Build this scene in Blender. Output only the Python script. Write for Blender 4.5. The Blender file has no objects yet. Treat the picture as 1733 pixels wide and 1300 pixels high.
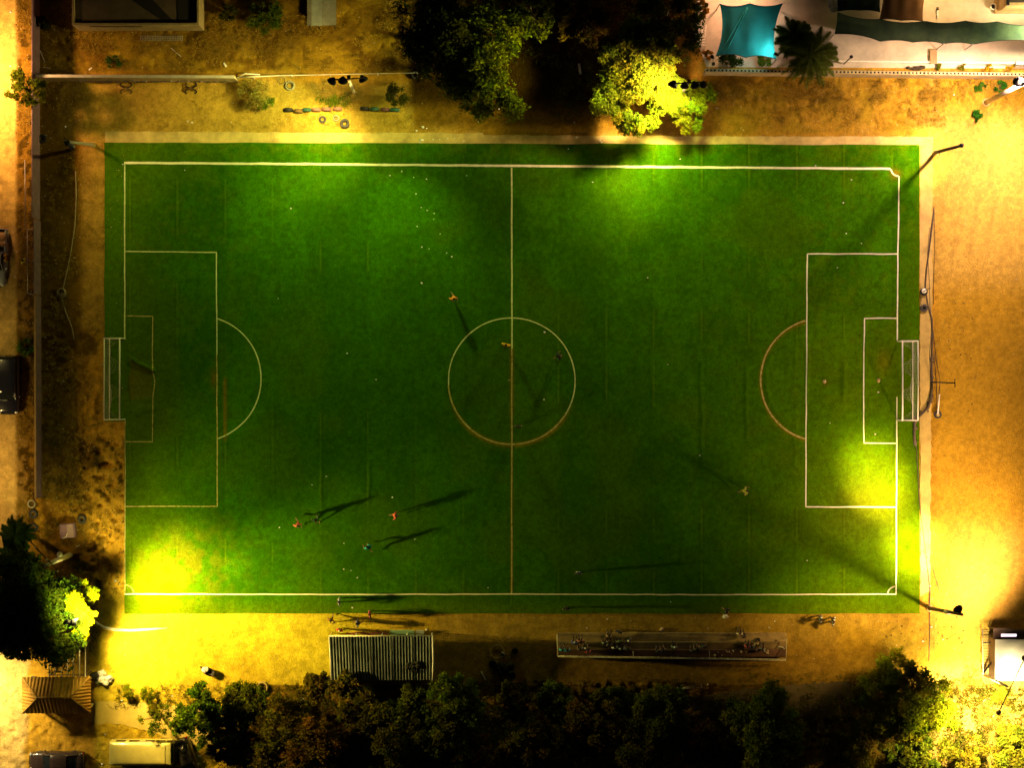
import bpy, bmesh, math, random
import numpy as np
from mathutils import Vector, Matrix

random.seed(7)
rng = np.random.default_rng(11)
C = bpy.context.scene.collection
PI = math.pi
CAM_H = 180.0
FP = 1733 * 70 / 36          # photograph scale used to survey the place from above


def P(px, py, z=0.0):
    """survey point -> world metres at height z"""
    s = (CAM_H - z) / FP
    return Vector(((px - 866.5) * s, (650 - py) * s, z))


def W(n, z=0.0):
    return n * (CAM_H - z) / FP


# ------------------------------------------------------------------ noise
def vnoise(x, y, scale, seed=0):
    r = np.random.default_rng(seed)
    N = 256
    g = r.random((N, N))
    u = np.asarray(x) / scale + 1000.0
    v = np.asarray(y) / scale + 1000.0
    i = np.floor(u).astype(int); j = np.floor(v).astype(int)
    fu = u - i; fv = v - j
    fu = fu * fu * (3 - 2 * fu); fv = fv * fv * (3 - 2 * fv)
    i0 = i % N; j0 = j % N; i1 = (i + 1) % N; j1 = (j + 1) % N
    return (g[i0, j0] * (1 - fu) * (1 - fv) + g[i1, j0] * fu * (1 - fv)
            + g[i0, j1] * (1 - fu) * fv + g[i1, j1] * fu * fv)


def fbm(x, y, scale, octv=4, seed=0):
    t = 0; a = 1; s = 0
    for k in range(octv):
        t = t + a * vnoise(x, y, scale / 2 ** k, seed + k * 17); s += a; a *= .55
    return t / s


def sstep(a, b, x):
    t = np.clip((x - a) / (b - a), 0, 1)
    return t * t * (3 - 2 * t)


# ------------------------------------------------------------------ materials
MATS = {}


def nodes_of(name):
    m = bpy.data.materials.new(name); m.use_nodes = True
    nt = m.node_tree
    b = nt.nodes['Principled BSDF']
    return m, nt, b


def mat(name, col, rough=.8, var=.25, scale=3.0, bump=.2, bscale=None, metal=0.0, spec=.3, col2=None, dist=.02):
    if name in MATS: return MATS[name]
    m, nt, b = nodes_of(name)
    N = nt.nodes; L = nt.links
    tc = N.new('ShaderNodeTexCoord')
    n1 = N.new('ShaderNodeTexNoise'); n1.inputs['Scale'].default_value = scale
    n1.inputs['Detail'].default_value = 6; n1.inputs['Roughness'].default_value = .65
    L.new(tc.outputs['Object'], n1.inputs['Vector'])
    cr = N.new('ShaderNodeValToRGB')
    a = [max(0, c * (1 - var)) for c in col]
    c2 = [min(1, c * (1 + var)) for c in (col2 or col)]
    cr.color_ramp.elements[0].position = .3; cr.color_ramp.elements[1].position = .7
    cr.color_ramp.elements[0].color = (*a, 1); cr.color_ramp.elements[1].color = (*c2, 1)
    L.new(n1.outputs['Fac'], cr.inputs['Fac'])
    L.new(cr.outputs['Color'], b.inputs['Base Color'])
    b.inputs['Roughness'].default_value = rough; b.inputs['Metallic'].default_value = metal
    b.inputs['Specular IOR Level'].default_value = spec
    if bump > 0:
        n2 = N.new('ShaderNodeTexNoise'); n2.inputs['Scale'].default_value = bscale or scale * 4
        n2.inputs['Detail'].default_value = 4
        L.new(tc.outputs['Object'], n2.inputs['Vector'])
        bp = N.new('ShaderNodeBump'); bp.inputs['Strength'].default_value = bump; bp.inputs['Distance'].default_value = dist
        L.new(n2.outputs['Fac'], bp.inputs['Height']); L.new(bp.outputs['Normal'], b.inputs['Normal'])
    MATS[name] = m
    return m


def attr_mat(name, rough=.9, nscale=(2.5, 14.0), nvar=(.35, .35), bump=.5, bscale=9.0, dist=.05, spec=.1, transl=0.0):
    """base colour read from the mesh's own 'tint' attribute, broken up by noise"""
    if name in MATS: return MATS[name]
    m, nt, b = nodes_of(name)
    N = nt.nodes; L = nt.links
    at = N.new('ShaderNodeAttribute'); at.attribute_name = 'tint'
    tc = N.new('ShaderNodeTexCoord')
    cur = at.outputs['Color']
    for s, v in zip(nscale, nvar):
        n1 = N.new('ShaderNodeTexNoise'); n1.inputs['Scale'].default_value = s
        n1.inputs['Detail'].default_value = 5; n1.inputs['Roughness'].default_value = .7
        L.new(tc.outputs['Object'], n1.inputs['Vector'])
        mr = N.new('ShaderNodeMapRange'); mr.inputs['From Min'].default_value = .3; mr.inputs['From Max'].default_value = .7
        mr.inputs['To Min'].default_value = 1 - v; mr.inputs['To Max'].default_value = 1 + v
        L.new(n1.outputs['Fac'], mr.inputs['Value'])
        vm = N.new('ShaderNodeVectorMath'); vm.operation = 'SCALE'
        L.new(cur, vm.inputs[0]); L.new(mr.outputs['Result'], vm.inputs['Scale'])
        cur = vm.outputs['Vector']
    L.new(cur, b.inputs['Base Color'])
    b.inputs['Roughness'].default_value = rough
    b.inputs['Specular IOR Level'].default_value = spec
    if bump > 0:
        n2 = N.new('ShaderNodeTexNoise'); n2.inputs['Scale'].default_value = bscale
        n2.inputs['Detail'].default_value = 6; n2.inputs['Roughness'].default_value = .7
        L.new(tc.outputs['Object'], n2.inputs['Vector'])
        bp = N.new('ShaderNodeBump'); bp.inputs['Strength'].default_value = bump; bp.inputs['Distance'].default_value = dist
        L.new(n2.outputs['Fac'], bp.inputs['Height']); L.new(bp.outputs['Normal'], b.inputs['Normal'])
    if transl > 0:
        tr = N.new('ShaderNodeBsdfTranslucent'); L.new(cur, tr.inputs['Color'])
        mx = N.new('ShaderNodeMixShader'); mx.inputs[0].default_value = transl
        out = N['Material Output']
        L.new(b.outputs[0], mx.inputs[1]); L.new(tr.outputs[0], mx.inputs[2]); L.new(mx.outputs[0], out.inputs['Surface'])
    MATS[name] = m
    return m


def glow(name, col, strength):
    if name in MATS: return MATS[name]
    m, nt, b = nodes_of(name)
    b.inputs['Base Color'].default_value = (*col, 1)
    b.inputs['Emission Color'].default_value = (*col, 1)
    b.inputs['Emission Strength'].default_value = strength
    MATS[name] = m
    return m


def striped(name, col, col2, axis, period, rough=.5, bump=.6, metal=0., var=.2):
    """corrugated / boarded finish: stripes along one local axis plus grime"""
    if name in MATS: return MATS[name]
    m, nt, b = nodes_of(name)
    N = nt.nodes; L = nt.links
    tc = N.new('ShaderNodeTexCoord'); sx = N.new('ShaderNodeSeparateXYZ'); L.new(tc.outputs['Object'], sx.inputs[0])
    mu = N.new('ShaderNodeMath'); mu.operation = 'MULTIPLY'; mu.inputs[1].default_value = 2 * PI / period
    L.new(sx.outputs[axis], mu.inputs[0])
    sn = N.new('ShaderNodeMath'); sn.operation = 'SINE'; L.new(mu.outputs[0], sn.inputs[0])
    mr = N.new('ShaderNodeMapRange'); mr.inputs['From Min'].default_value = -1; mr.inputs['From Max'].default_value = 1
    L.new(sn.outputs[0], mr.inputs['Value'])
    n1 = N.new('ShaderNodeTexNoise'); n1.inputs['Scale'].default_value = 1.2; n1.inputs['Detail'].default_value = 6
    L.new(tc.outputs['Object'], n1.inputs['Vector'])
    cr = N.new('ShaderNodeMix'); cr.data_type = 'RGBA'
    cr.inputs['A'].default_value = (*col, 1); cr.inputs['B'].default_value = (*col2, 1)
    L.new(mr.outputs['Result'], cr.inputs['Factor'])
    m2 = N.new('ShaderNodeMapRange'); m2.inputs['From Min'].default_value = .3; m2.inputs['From Max'].default_value = .7
    m2.inputs['To Min'].default_value = 1 - var; m2.inputs['To Max'].default_value = 1 + var
    L.new(n1.outputs['Fac'], m2.inputs['Value'])
    vm = N.new('ShaderNodeVectorMath'); vm.operation = 'SCALE'
    L.new(cr.outputs['Result'], vm.inputs[0]); L.new(m2.outputs['Result'], vm.inputs['Scale'])
    L.new(vm.outputs['Vector'], b.inputs['Base Color'])
    b.inputs['Roughness'].default_value = rough; b.inputs['Metallic'].default_value = metal
    b.inputs['Specular IOR Level'].default_value = .2
    bp = N.new('ShaderNodeBump'); bp.inputs['Strength'].default_value = bump; bp.inputs['Distance'].default_value = .03
    L.new(mr.outputs['Result'], bp.inputs['Height']); L.new(bp.outputs['Normal'], b.inputs['Normal'])
    MATS[name] = m
    return m


# ------------------------------------------------------------------ objects
def tag(o, label=None, cat=None, group=None, kind=None):
    if label: o['label'] = label
    if cat: o['category'] = cat
    if group: o['group'] = group
    if kind: o['kind'] = kind
    return o


def thing(name, label, cat, loc, group=None, rz=0.0):
    o = bpy.data.objects.new(name, None); C.objects.link(o)
    o.empty_display_size = .3
    o.location = loc; o.rotation_euler = (0, 0, rz)
    return tag(o, label, cat, group)


def root_loc(o):
    while o.parent: o = o.parent
    return Vector(o.location)


class MB:
    """collects shapes in world metres; build() links them as ONE mesh object"""

    def __init__(s):
        s.v = []; s.f = []; s.sm = []

    def add(s, vs, fs, smooth=False):
        n = len(s.v); s.v += [Vector(p) for p in vs]
        s.f += [tuple(i + n for i in f) for f in fs]; s.sm += [smooth] * len(fs)
        return s

    def box(s, c, d, rz=0.0, tilt=None):
        c = Vector(c); hx, hy, hz = d[0] / 2, d[1] / 2, d[2] / 2
        R = Matrix.Rotation(rz, 3, 'Z')
        if tilt is not None: R = R @ tilt
        be = min(hx, hy, hz) * .18
        vs = []
        for sz in (-1, 1):
            for sx, sy in ((-1, -1), (1, -1), (1, 1), (-1, 1)):
                vs.append(c + R @ Vector((sx * hx, sy * hy, sz * (hz - be))))
        for sz in (-1, 1):
            for sx, sy in ((-1, -1), (1, -1), (1, 1), (-1, 1)):
                vs.append(c + R @ Vector((sx * (hx - be), sy * (hy - be), sz * hz)))
        fs = [(0, 1, 5, 4), (1, 2, 6, 5), (2, 3, 7, 6), (3, 0, 4, 7),
              (4, 5, 13, 12), (5, 6, 14, 13), (6, 7, 15, 14), (7, 4, 12, 15), (12, 13, 14, 15),
              (1, 0, 8, 9), (2, 1, 9, 10), (3, 2, 10, 11), (0, 3, 11, 8), (11, 10, 9, 8)]
        return s.add(vs, fs)

    def tube(s, pts, r, n=8, cap=True, smooth=True):
        pts = [Vector(p) for p in pts]
        rs = r if isinstance(r, (list, tuple)) else [r] * len(pts)
        vs = []; fs = []
        prev = None
        for k, p in enumerate(pts):
            if k == 0: d = pts[1] - pts[0]
            elif k == len(pts) - 1: d = pts[-1] - pts[-2]
            else: d = (pts[k + 1] - pts[k - 1])
            d = d.normalized() if d.length > 1e-9 else Vector((0, 0, 1))
            if prev is None:
                up = Vector((0, 0, 1)) if abs(d.z) < .9 else Vector((1, 0, 0))
                a = d.cross(up).normalized()
            else:
                a = (prev - d * prev.dot(d))
                a = a.normalized() if a.length > 1e-6 else d.orthogonal().normalized()
            prev = a
            b = d.cross(a)
            for j in range(n):
                t = 2 * PI * j / n
                vs.append(p + (a * math.cos(t) + b * math.sin(t)) * rs[k])
        for k in range(len(pts) - 1):
            for j in range(n):
                j2 = (j + 1) % n
                fs.append((k * n + j, k * n + j2, (k + 1) * n + j2, (k + 1) * n + j))
        if cap:
            fs.append(tuple(range(n - 1, -1, -1)))
            fs.append(tuple((len(pts) - 1) * n + j for j in range(n)))
        return s.add(vs, fs, smooth)

    def torus(s, c, R, r, axis='Z', n=28, m=10, a0=0., a1=2 * PI, sq=1.0, rot=None):
        c = Vector(c); vs = []; fs = []
        full = abs(a1 - a0 - 2 * PI) < 1e-4
        K = n if full else n + 1
        for i in range(K):
            t = a0 + (a1 - a0) * i / n
            for j in range(m):
                q = 2 * PI * j / m
                rr = R + r * math.cos(q)
                p = Vector((rr * math.cos(t), rr * math.sin(t), r * sq * math.sin(q)))
                if axis == 'Y': p = Vector((p.x, p.z, p.y))
                if axis == 'X': p = Vector((p.z, p.x, p.y))
                if rot is not None: p = rot @ p
                vs.append(c + p)
        for i in range(n):
            i2 = (i + 1) % K
            for j in range(m):
                j2 = (j + 1) % m
                fs.append((i * m + j, i2 * m + j, i2 * m + j2, i * m + j2))
        return s.add(vs, fs, True)

    def lathe(s, c, prof, n=24, rot=None, smooth=True):
        c = Vector(c); vs = []; fs = []
        for r, z in prof:
            for j in range(n):
                t = 2 * PI * j / n
                p = Vector((r * math.cos(t), r * math.sin(t), z))
                if rot is not None: p = rot @ p
                vs.append(c + p)
        for k in range(len(prof) - 1):
            for j in range(n):
                j2 = (j + 1) % n
                fs.append((k * n + j, k * n + j2, (k + 1) * n + j2, (k + 1) * n + j))
        return s.add(vs, fs, smooth)

    def prism(s, poly, z0, z1):
        n = len(poly)
        vs = [Vector((p[0], p[1], z0)) for p in poly] + [Vector((p[0], p[1], z1)) for p in poly]
        fs = [tuple(range(n - 1, -1, -1)), tuple(range(n, 2 * n))] + [(i, (i + 1) % n, n + (i + 1) % n, n + i) for i in range(n)]
        return s.add(vs, fs)

    def grid(s, f, nu, nv, smooth=True):
        vs = [Vector(f(i / nu, j / nv)) for i in range(nu + 1) for j in range(nv + 1)]
        fs = [(i * (nv + 1) + j, (i + 1) * (nv + 1) + j, (i + 1) * (nv + 1) + j + 1, i * (nv + 1) + j + 1) for i in range(nu) for j in range(nv)]
        return s.add(vs, fs, smooth)

    def blob(s, c, r, seed=0, rough=.25, sq=(1, 1, 1), sub=2):
        bm = bmesh.new(); bmesh.ops.create_icosphere(bm, subdivisions=sub, radius=1)
        rr = random.Random(seed)
        o = Vector((rr.random() * 9, rr.random() * 9, rr.random() * 9))
        from mathutils import noise
        vs = []
        for v in bm.verts:
            k = 1 + rough * noise.noise(v.co * 1.7 + o) * 1.6
            vs.append(Vector(c) + Vector((v.co.x * r * sq[0] * k, v.co.y * r * sq[1] * k, v.co.z * r * sq[2] * k)))
        bm.verts.index_update()
        fs = [tuple(v.index for v in f.verts) for f in bm.faces]
        bm.free()
        return s.add(vs, fs, True)

    def build(s, name, m, parent=None, origin=None, rel=True):
        o0 = Vector((0, 0, 0))
        if parent is not None and rel: o0 = root_loc(parent)
        elif origin is not None: o0 = Vector(origin)
        me = bpy.data.meshes.new(name)
        me.from_pydata([tuple(v - o0) for v in s.v], [], s.f)
        me.polygons.foreach_set('use_smooth', s.sm)
        me.materials.append(m); me.update()
        ob = bpy.data.objects.new(name, me); C.objects.link(ob)
        if parent is not None: ob.parent = parent
        else: ob.location = o0
        return ob


def np_mesh(name, V, Fq, m, tint=None, parent=None, loc=(0, 0, 0), smooth=False):
    """V (n,3), Fq (k,4) numpy -> mesh object"""
    me = bpy.data.meshes.new(name)
    me.vertices.add(len(V)); me.vertices.foreach_set('co', np.ascontiguousarray(V, dtype=np.float32).ravel())
    k = Fq.shape[1]
    me.loops.add(Fq.size); me.loops.foreach_set('vertex_index', np.ascontiguousarray(Fq, dtype=np.int32).ravel())
    me.polygons.add(len(Fq))
    me.polygons.foreach_set('loop_start', np.arange(0, Fq.size, k, dtype=np.int32))
    me.polygons.foreach_set('loop_total', np.full(len(Fq), k, dtype=np.int32))
    if smooth: me.polygons.foreach_set('use_smooth', np.ones(len(Fq), dtype=bool))
    if tint is not None:
        a = me.color_attributes.new('tint', 'FLOAT_COLOR', 'POINT')
        col = np.ones((len(V), 4), dtype=np.float32); col[:, :3] = tint
        a.data.foreach_set('color', col.ravel())
    me.materials.append(m); me.update(calc_edges=True); me.validate()
    ob = bpy.data.objects.new(name, me); C.objects.link(ob)
    ob.location = loc
    if parent is not None: ob.parent = parent
    return ob


def copy_tree(o, parent=None):
    c = o.copy(); C.objects.link(c); c.parent = parent
    for ch in list(o.children): copy_tree(ch, c)
    return c


# ================================================================== GROUND
def ptest(X, Y):
    """world -> survey units"""
    return X * FP / CAM_H + 866.5, 650 - Y * FP / CAM_H


def inside(px, py, x0, x1, y0, y1, s=4):
    return sstep(x0 - s, x0 + s, px) * (1 - sstep(x1 - s, x1 + s, px)) * sstep(y0 - s, y0 + s, py) * (1 - sstep(y1 - s, y1 + s, py))


def build_ground():
    st = .13
    xs = np.concatenate([[-2500, -900, -300, -120, -70], np.arange(-52, 52, st), [70, 120, 300, 900, 2500]])
    ys = np.concatenate([[-2500, -900, -300, -100, -60], np.arange(-39, 39, st), [60, 100, 300, 900, 2500]])
    X, Y = np.meshgrid(xs, ys, indexing='ij')
    px, py = ptest(X, Y)
    turf = ((px > 150) & (px < 1590) & (py > 215) & (py < 1042)).astype(float)
    n1 = fbm(X, Y, 1.6, 4, 3); n2 = fbm(X, Y, .55, 3, 9); n3 = fbm(X, Y, 7, 4, 21)
    rough = .25 + .75 * inside(px, py, 70, 176, 60, 900, 8)
    lump = inside(px, py, 128, 213, 742, 1010, 10) + .5 * inside(px, py, 70, 210, 560, 1010, 14) + .5 * inside(px, py, 80, 760, 10, 120, 15)
    lump = lump + .5 * (py > 1155) + .6 * inside(px, py, 1230, 1733, 130, 215, 10)
    Z = (n1 - .5) * .14 * rough + (n2 - .5) * .05 * (rough + lump)
    # trodden hollows in the soft bank left of the pitch
    hol = vnoise(X, Y, .42, 77); Z -= .22 * lump * sstep(.5, .78, hol)
    Z += .25 * np.exp(-(((px - 175) / 22) ** 2 + ((py - 800) / 25) ** 2)) * 0
    Z -= .55 * np.exp(-(((px - 178) / 13) ** 2 + ((py - 787) / 6) ** 2))
    Z -= .35 * np.exp(-(((px - 90) / 10) ** 2 + ((py - 503) / 9) ** 2))
    # wheel ruts beside the left goal
    for cx, y0, y1 in ((128, 640, 745), (141, 660, 745), (122, 745, 820)):
        Z -= .10 * np.exp(-((px - cx - (py - 690) * .03) / 2.4) ** 2) * inside(px, py, 60, 180, y0, y1, 8)
    # heap of spoil at the end of the painted wall
    Z += .5 * np.exp(-(((px - 395) / 14) ** 2 + ((py - 132) / 6) ** 2))
    flat = inside(px, py, 170, 1585, 214, 1045, 3) * (1 - (px < 213) * (py > 716))
    Z = Z * (1 - flat) - .02 * flat
    yard = inside(px, py, 1190, 1760, -60, 120, 5); Z *= (1 - yard)
    Z[(np.abs(X) > 53) | (np.abs(Y) > 40)] *= 0
    # albedo
    sand = np.array([.45, .248, .022]); soil = np.array([.19, .105, .010]); pale = np.array([.56, .40, .10]); dry = np.array([.30, .195, .013])
    col = np.broadcast_to(sand, X.shape + (3,)).copy()

    def mix(c, k):
        nonlocal col
        k = np.clip(k, 0, 1)[..., None]; col = col * (1 - k) + np.array(c) * k
    mix(soil, sstep(.42, .62, n3) * .35)
    mix(pale, sstep(.56, .72, n3) * .3)
    # road on the far left
    ed = (fbm(X * 0, Y, 3, 3, 5) - .5) * 14
    mix((.56, .37, .085), (1 - sstep(26, 34, px + ed)) * (py < 380))
    mix((.50, .33, .10), (1 - sstep(40, 52, px + ed)) * (py >= 380))
    # verge between road and wall
    mix((.15, .08, .008), inside(px, py, 28, 60, -200, 900, 5) * (.55 + .45 * n2))
    mix((.06, .035, .004), inside(px, py, 30, 60, -200, 900, 5) * sstep(.48, .62, n2))
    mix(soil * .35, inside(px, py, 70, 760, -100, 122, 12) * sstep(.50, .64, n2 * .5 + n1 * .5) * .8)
    mix(soil * .4, inside(px, py, 400, 1170, 135, 215, 12) * sstep(.52, .66, n2 * .5 + n1 * .5) * .6)
    mix(soil * .4, inside(px, py, 1230, 1760, 132, 205, 12) * sstep(.52, .64, n2) * .6)
    mix(soil * .35, inside(px, py, 62, 112, -100, 122, 6) * .8)
    # scrubby strip inside the wall
    mix(soil * .62, inside(px, py, 66, 150, 140, 1100, 10) * (.75 + .5 * (n1 - .5)))
    mix(soil * .5, inside(px, py, 66, 172, 500, 1100, 12) * sstep(.4, .6, n1))
    mix((.33, .20, .035), inside(px, py, 138 + 0, 177, 230, 560, 6) * (.8))
    # top left waste ground
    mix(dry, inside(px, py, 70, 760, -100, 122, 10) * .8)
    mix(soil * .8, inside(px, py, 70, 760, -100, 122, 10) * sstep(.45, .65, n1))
    mix((.38, .27, .045), inside(px, py, 100, 700, 140, 235, 8) * .6)
    mix(soil * .5, inside(px, py, 700, 1010, 90, 215, 12) * .85)
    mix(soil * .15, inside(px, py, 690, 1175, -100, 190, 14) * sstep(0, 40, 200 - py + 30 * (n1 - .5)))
    mix(dry, inside(px, py, 1200, 1740, 130, 225, 6) * (.3 + .6 * sstep(.4, .6, n1)))
    mix(soil * .45, inside(px, py, 70, 700, -100, 75, 30) * (.35 + .5 * n1))  # dimness towards the top edge put into the soil colour
    mix(soil * .5, inside(px, py, 62, 135, 120, 600, 14) * (.3 + .6 * n1))  # dim strip inside the left wall, also put into the soil colour
    # right open sand
    mix((.50, .30, .022), inside(px, py, 1585, 1900, 220, 1160, 10) * .85)
    mix((.56, .37, .07), inside(px, py, 1560, 1760, 200, 480, 40) * .8)
    mix((.56, .37, .07), inside(px, py, 1600, 1760, 900, 1100, 50) * .7)
    # bottom strip
    mix((.36, .25, .02), inside(px, py, 160, 1560, 1036, 1165, 6) * .6)
    mix((.50, .42, .022), inside(px, py, 155, 620, 1005, 1190, 60) * (px < 700) * .85)  # yellow of the corner floodlight's pool painted into the ground colour
    mix((.26, .17, .03), inside(px, py, 735, 1420, 1038, 1165, 10) * .6)
    mix(soil * .75, inside(px, py, 730, 1560, 1090, 1170, 15) * .6)
    mix(soil * .45, (py > 1160) * (px > 380) * (px < 1600) * .8)
    mix((.36, .31, .02), inside(px, py, 160, 400, 1150, 1330, 8) * .7)
    mix((.5, .36, .08), inside(px, py, 1580, 1800, 1130, 1330, 25) * .8)
    n4 = vnoise(X, Y, .28, 55)
    smooth = inside(px, py, 1585, 1900, 220, 1130, 10)
    col *= (1 + (1 - .75 * smooth) * (.5 * (n2 - .5) + .35 * (n1 - .5)) + .35 * (n4 - .5))[..., None]
    trk = np.abs(np.sin((px - 1650 + .18 * (py - 650) + 12 * n3) / 9.0)) ** 12
    col *= (1 - .10 * trk * smooth * sstep(.4, .6, n3))[..., None]
    V = np.stack([X, Y, Z], -1).reshape(-1, 3)
    nx, ny = X.shape
    idx = np.arange(nx * ny).reshape(nx, ny)
    Fq = np.stack([idx[:-1, :-1], idx[1:, :-1], idx[1:, 1:], idx[:-1, 1:]], -1).reshape(-1, 4)
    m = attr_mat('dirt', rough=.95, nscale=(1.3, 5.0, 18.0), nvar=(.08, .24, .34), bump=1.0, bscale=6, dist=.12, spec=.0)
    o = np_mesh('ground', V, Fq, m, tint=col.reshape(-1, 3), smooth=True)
    tag(o, kind='structure')


build_ground()

# ================================================================== TURF
TZ = .035
RIDGES = [  # x, y0, y1, height, width (survey units)
    (1187, 615, 775, .075, 3.2), (1264, 622, 742, .07, 2.8), (1427, 612, 680, .10, 4), (1346, 570, 780, .035, 2.2), (1366, 590, 680, .07, 3),
    (1103, 590, 700, .035, 2.2), (1025, 640, 810, .03, 2.0), (624, 780, 850, .05, 2.4), (463, 600, 720, .04, 2.5), (382, 640, 742, .05, 2.6),
    (543, 750, 850, .03, 2.2), (1509, 670, 720, .05, 2.5), (1463, 600, 700, .03, 2)]


def turf_h(px, py):
    px = np.asarray(px, dtype=float); py = np.asarray(py, dtype=float)
    h = np.full(px.shape, TZ)
    for k, (x, y0, y1, a, w) in enumerate(RIDGES):
        wob = (vnoise(py, py * 0 + k * 7, 22, 40 + k) - .5) * 5
        env = sstep(y0 - 14, y0 + 14, py) * (1 - sstep(y1 - 14, y1 + 14, py))
        h = h + 1.2 * a * np.exp(-((px - x - wob) / w) ** 2) * env
    # slack of the right penalty arc and fold beside the left goal
    r = np.hypot(px - 1391, py - 643)
    h = h + .07 * np.exp(-((r - 95) / 3.2) ** 2) * (px < 1345) * sstep(580, 610, py) * (1 - sstep(700, 735, py))
    t = (px - 224) / 36
    yc = 608 + 19 * np.clip(t, 0, 1) ** .8
    h = h + .20 * np.exp(-((py - yc) / 3.0) ** 2) * (px > 222) * (px < 262)
    h = h + (vnoise(px, py, 34, 4) - .5) * .012
    return h


def turf_point(px, py, up):
    z = float(turf_h(px, py)) + up
    p = P(px, py, 0); return Vector((p.x, p.y, z))


def build_turf():
    st = 2.4
    xs = np.linspace(177, 1556, int((1556 - 177) / st)); ys = np.linspace(241, 1039, int((1039 - 241) / st))
    X, Y = np.meshgrid(xs, ys, indexing='ij')
    # small sag in the outline like the real hand laid edge
    wx = X + (vnoise(X * 0, Y, 60, 3) - .5) * 1.6 * (np.abs(X - 866) > 685)
    wy = Y + 4 * (X - 177) / 1379 * (1 - (Y - 241) / 798) + (vnoise(X, Y * 0, 60, 8) - .5) * 1.6
    Z = turf_h(wx, wy)
    wxm = (wx - 866.5) * CAM_H / FP; wym = (650 - wy) * CAM_H / FP
    base = np.array([.033, .124, .0008]); dark = np.array([.020, .085, .0006]); yel = np.array([.085, .150, .0005]); brown = np.array([.18, .115, .006])
    n1 = fbm(X, Y, 60, 4, 5); n2 = fbm(X, Y, 14, 3, 6)
    col = np.broadcast_to(base, X.shape + (3,)).copy()

    def mix(c, k):
        nonlocal col
        k = np.clip(k, 0, 1)[..., None]; col = col * (1 - k) + np.array(c) * k
    roll = np.floor((X - 220) / 80.6).astype(int)
    rt = np.random.default_rng(3).random(40)[roll % 40]
    col *= (.86 + .30 * rt)[..., None]
    mix(dark, sstep(.45, .65, n1) * .5)
    wearz = .25 + .75 * (1 - sstep(250, 520, X)) + .6 * sstep(1100, 1450, X)
    mix(yel, sstep(.48, .66, n2 * .6 + n1 * .4) * .30 * wearz)
    n5 = fbm(X, Y, 7, 3, 61)
    mix(dark * .75, sstep(.52, .70, n5) * .35)
    mix(yel * .9, sstep(.54, .68, n5 * .5 + n2 * .5) * .28 * wearz)
    mix(np.array([.050, .110, .001]), sstep(.55, .7, fbm(X, Y, 130, 3, 71)) * .5)
    mix(yel, sstep(1150, 1480, X) * (.35 + .3 * n1) * sstep(420, 620, Y))
    mix(yel, (1 - sstep(215, 420, X)) * sstep(560, 760, Y) * .5)
    mix(yel, (1 - sstep(215, 320, X)) * .35)
    mix(yel, sstep(1007, 1036, Y) * (.45 + .3 * n2))
    mix(yel * .9, sstep(275, 245, Y) * .45 * sstep(.4, .6, n2))
    # seams
    f = np.abs(((X - 220) / 80.6 + .5) % 1 - .5) * 80.6
    g = vnoise(X * 0 + roll * 13, Y, 55, 91)
    mix(yel * 1.35, np.exp(-(f / 1.3) ** 2) * sstep(.5, .85, g) * .5)
    mix(dark * .45, np.exp(-((f - 3.2) / 1.6) ** 2) * sstep(.55, .85, g) * .35)
    mix(brown, np.exp(-((X - 381) / 3) ** 2) * inside(X, Y, 370, 392, 640, 745, 6) * .8)
    mix(brown, np.exp(-((X - 866) / 3.2) ** 2) * inside(X, Y, 850, 880, 585, 705, 6) * .85)
    mix(brown, np.exp(-((X - 866) / 2.4) ** 2) * inside(X, Y, 850, 880, 705, 1004, 6) * .5)
    mix(brown, np.exp(-((np.hypot(X - 1391, Y - 643) - 104) / 3) ** 2) * (X < 1364) * .6)
    r = np.hypot(X - 866, Y - 645)
    mix(brown * 1.3, np.exp(-((r - 108) / 3.5) ** 2) * sstep(670, 735, Y) * .85)
    mix(brown * .8, np.exp(-(((X - 362) / 5) ** 2 + ((Y - 640) / 14) ** 2)) * .8)
    mix(brown * .8, np.exp(-(((X - 1515) / 9) ** 2 + ((Y - 291) / 8) ** 2)))
    mix(brown * .9, np.exp(-(((X - 1495) / 14) ** 2 + ((Y - 610) / 22) ** 2)) * .35)
    wv = (n2 - .5) * 14
    top_ = 607 + 19 * np.clip((X - 224) / 36, 0, 1) ** .8
    patch = (X + wv * .5 > 217 + np.abs(Y - 650) * .12) * (X < 257.5) * (Y > top_ + 2) * (Y + wv < 681 - (X - 215) * .22)
    mix((.13, .105, .006), patch * (.55 + .5 * n2))
    mix((.02, .018, .001), np.exp(-((Y - top_ - 3.5) / 1.8) ** 2) * (X > 222) * (X < 259) * .8)
    mix((.02, .018, .001), np.exp(-((X - 217 - np.abs(Y - 650) * .12) / 1.6) ** 2) * (Y > 635) * (Y < 682) * .5)
    mix(yel * .8, inside(X, Y, 222, 300, 570, 740, 16) * .5)
    # bald worn hexagon spot
    mix(brown * .6, np.exp(-(((X - 1397) / 5) ** 2 + ((Y - 646) / 5) ** 2)) * .7)
    mix((.10, .09, .004), np.exp(-(((X - 1460) / 70) ** 2 + ((Y - 860) / 60) ** 2)) * .5)  # yellow of two floodlight pools painted into the turf, here and next line
    mix((.11, .10, .004), np.exp(-(((X - 300) / 80) ** 2 + ((Y - 960) / 60) ** 2)) * .6 * sstep(.35, .6, n2))
    V = np.stack([wxm, wym, Z], -1).reshape(-1, 3)
    nx, ny = X.shape; idx = np.arange(nx * ny).reshape(nx, ny)
    Fq = np.stack([idx[:-1, 1:], idx[1:, 1:], idx[1:, :-1], idx[:-1, :-1]], -1)
    keep = ~((X[:-1, :-1] < 210) & (Y[:-1, :-1] > 713))
    Fq = Fq[keep].reshape(-1, 4)
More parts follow.
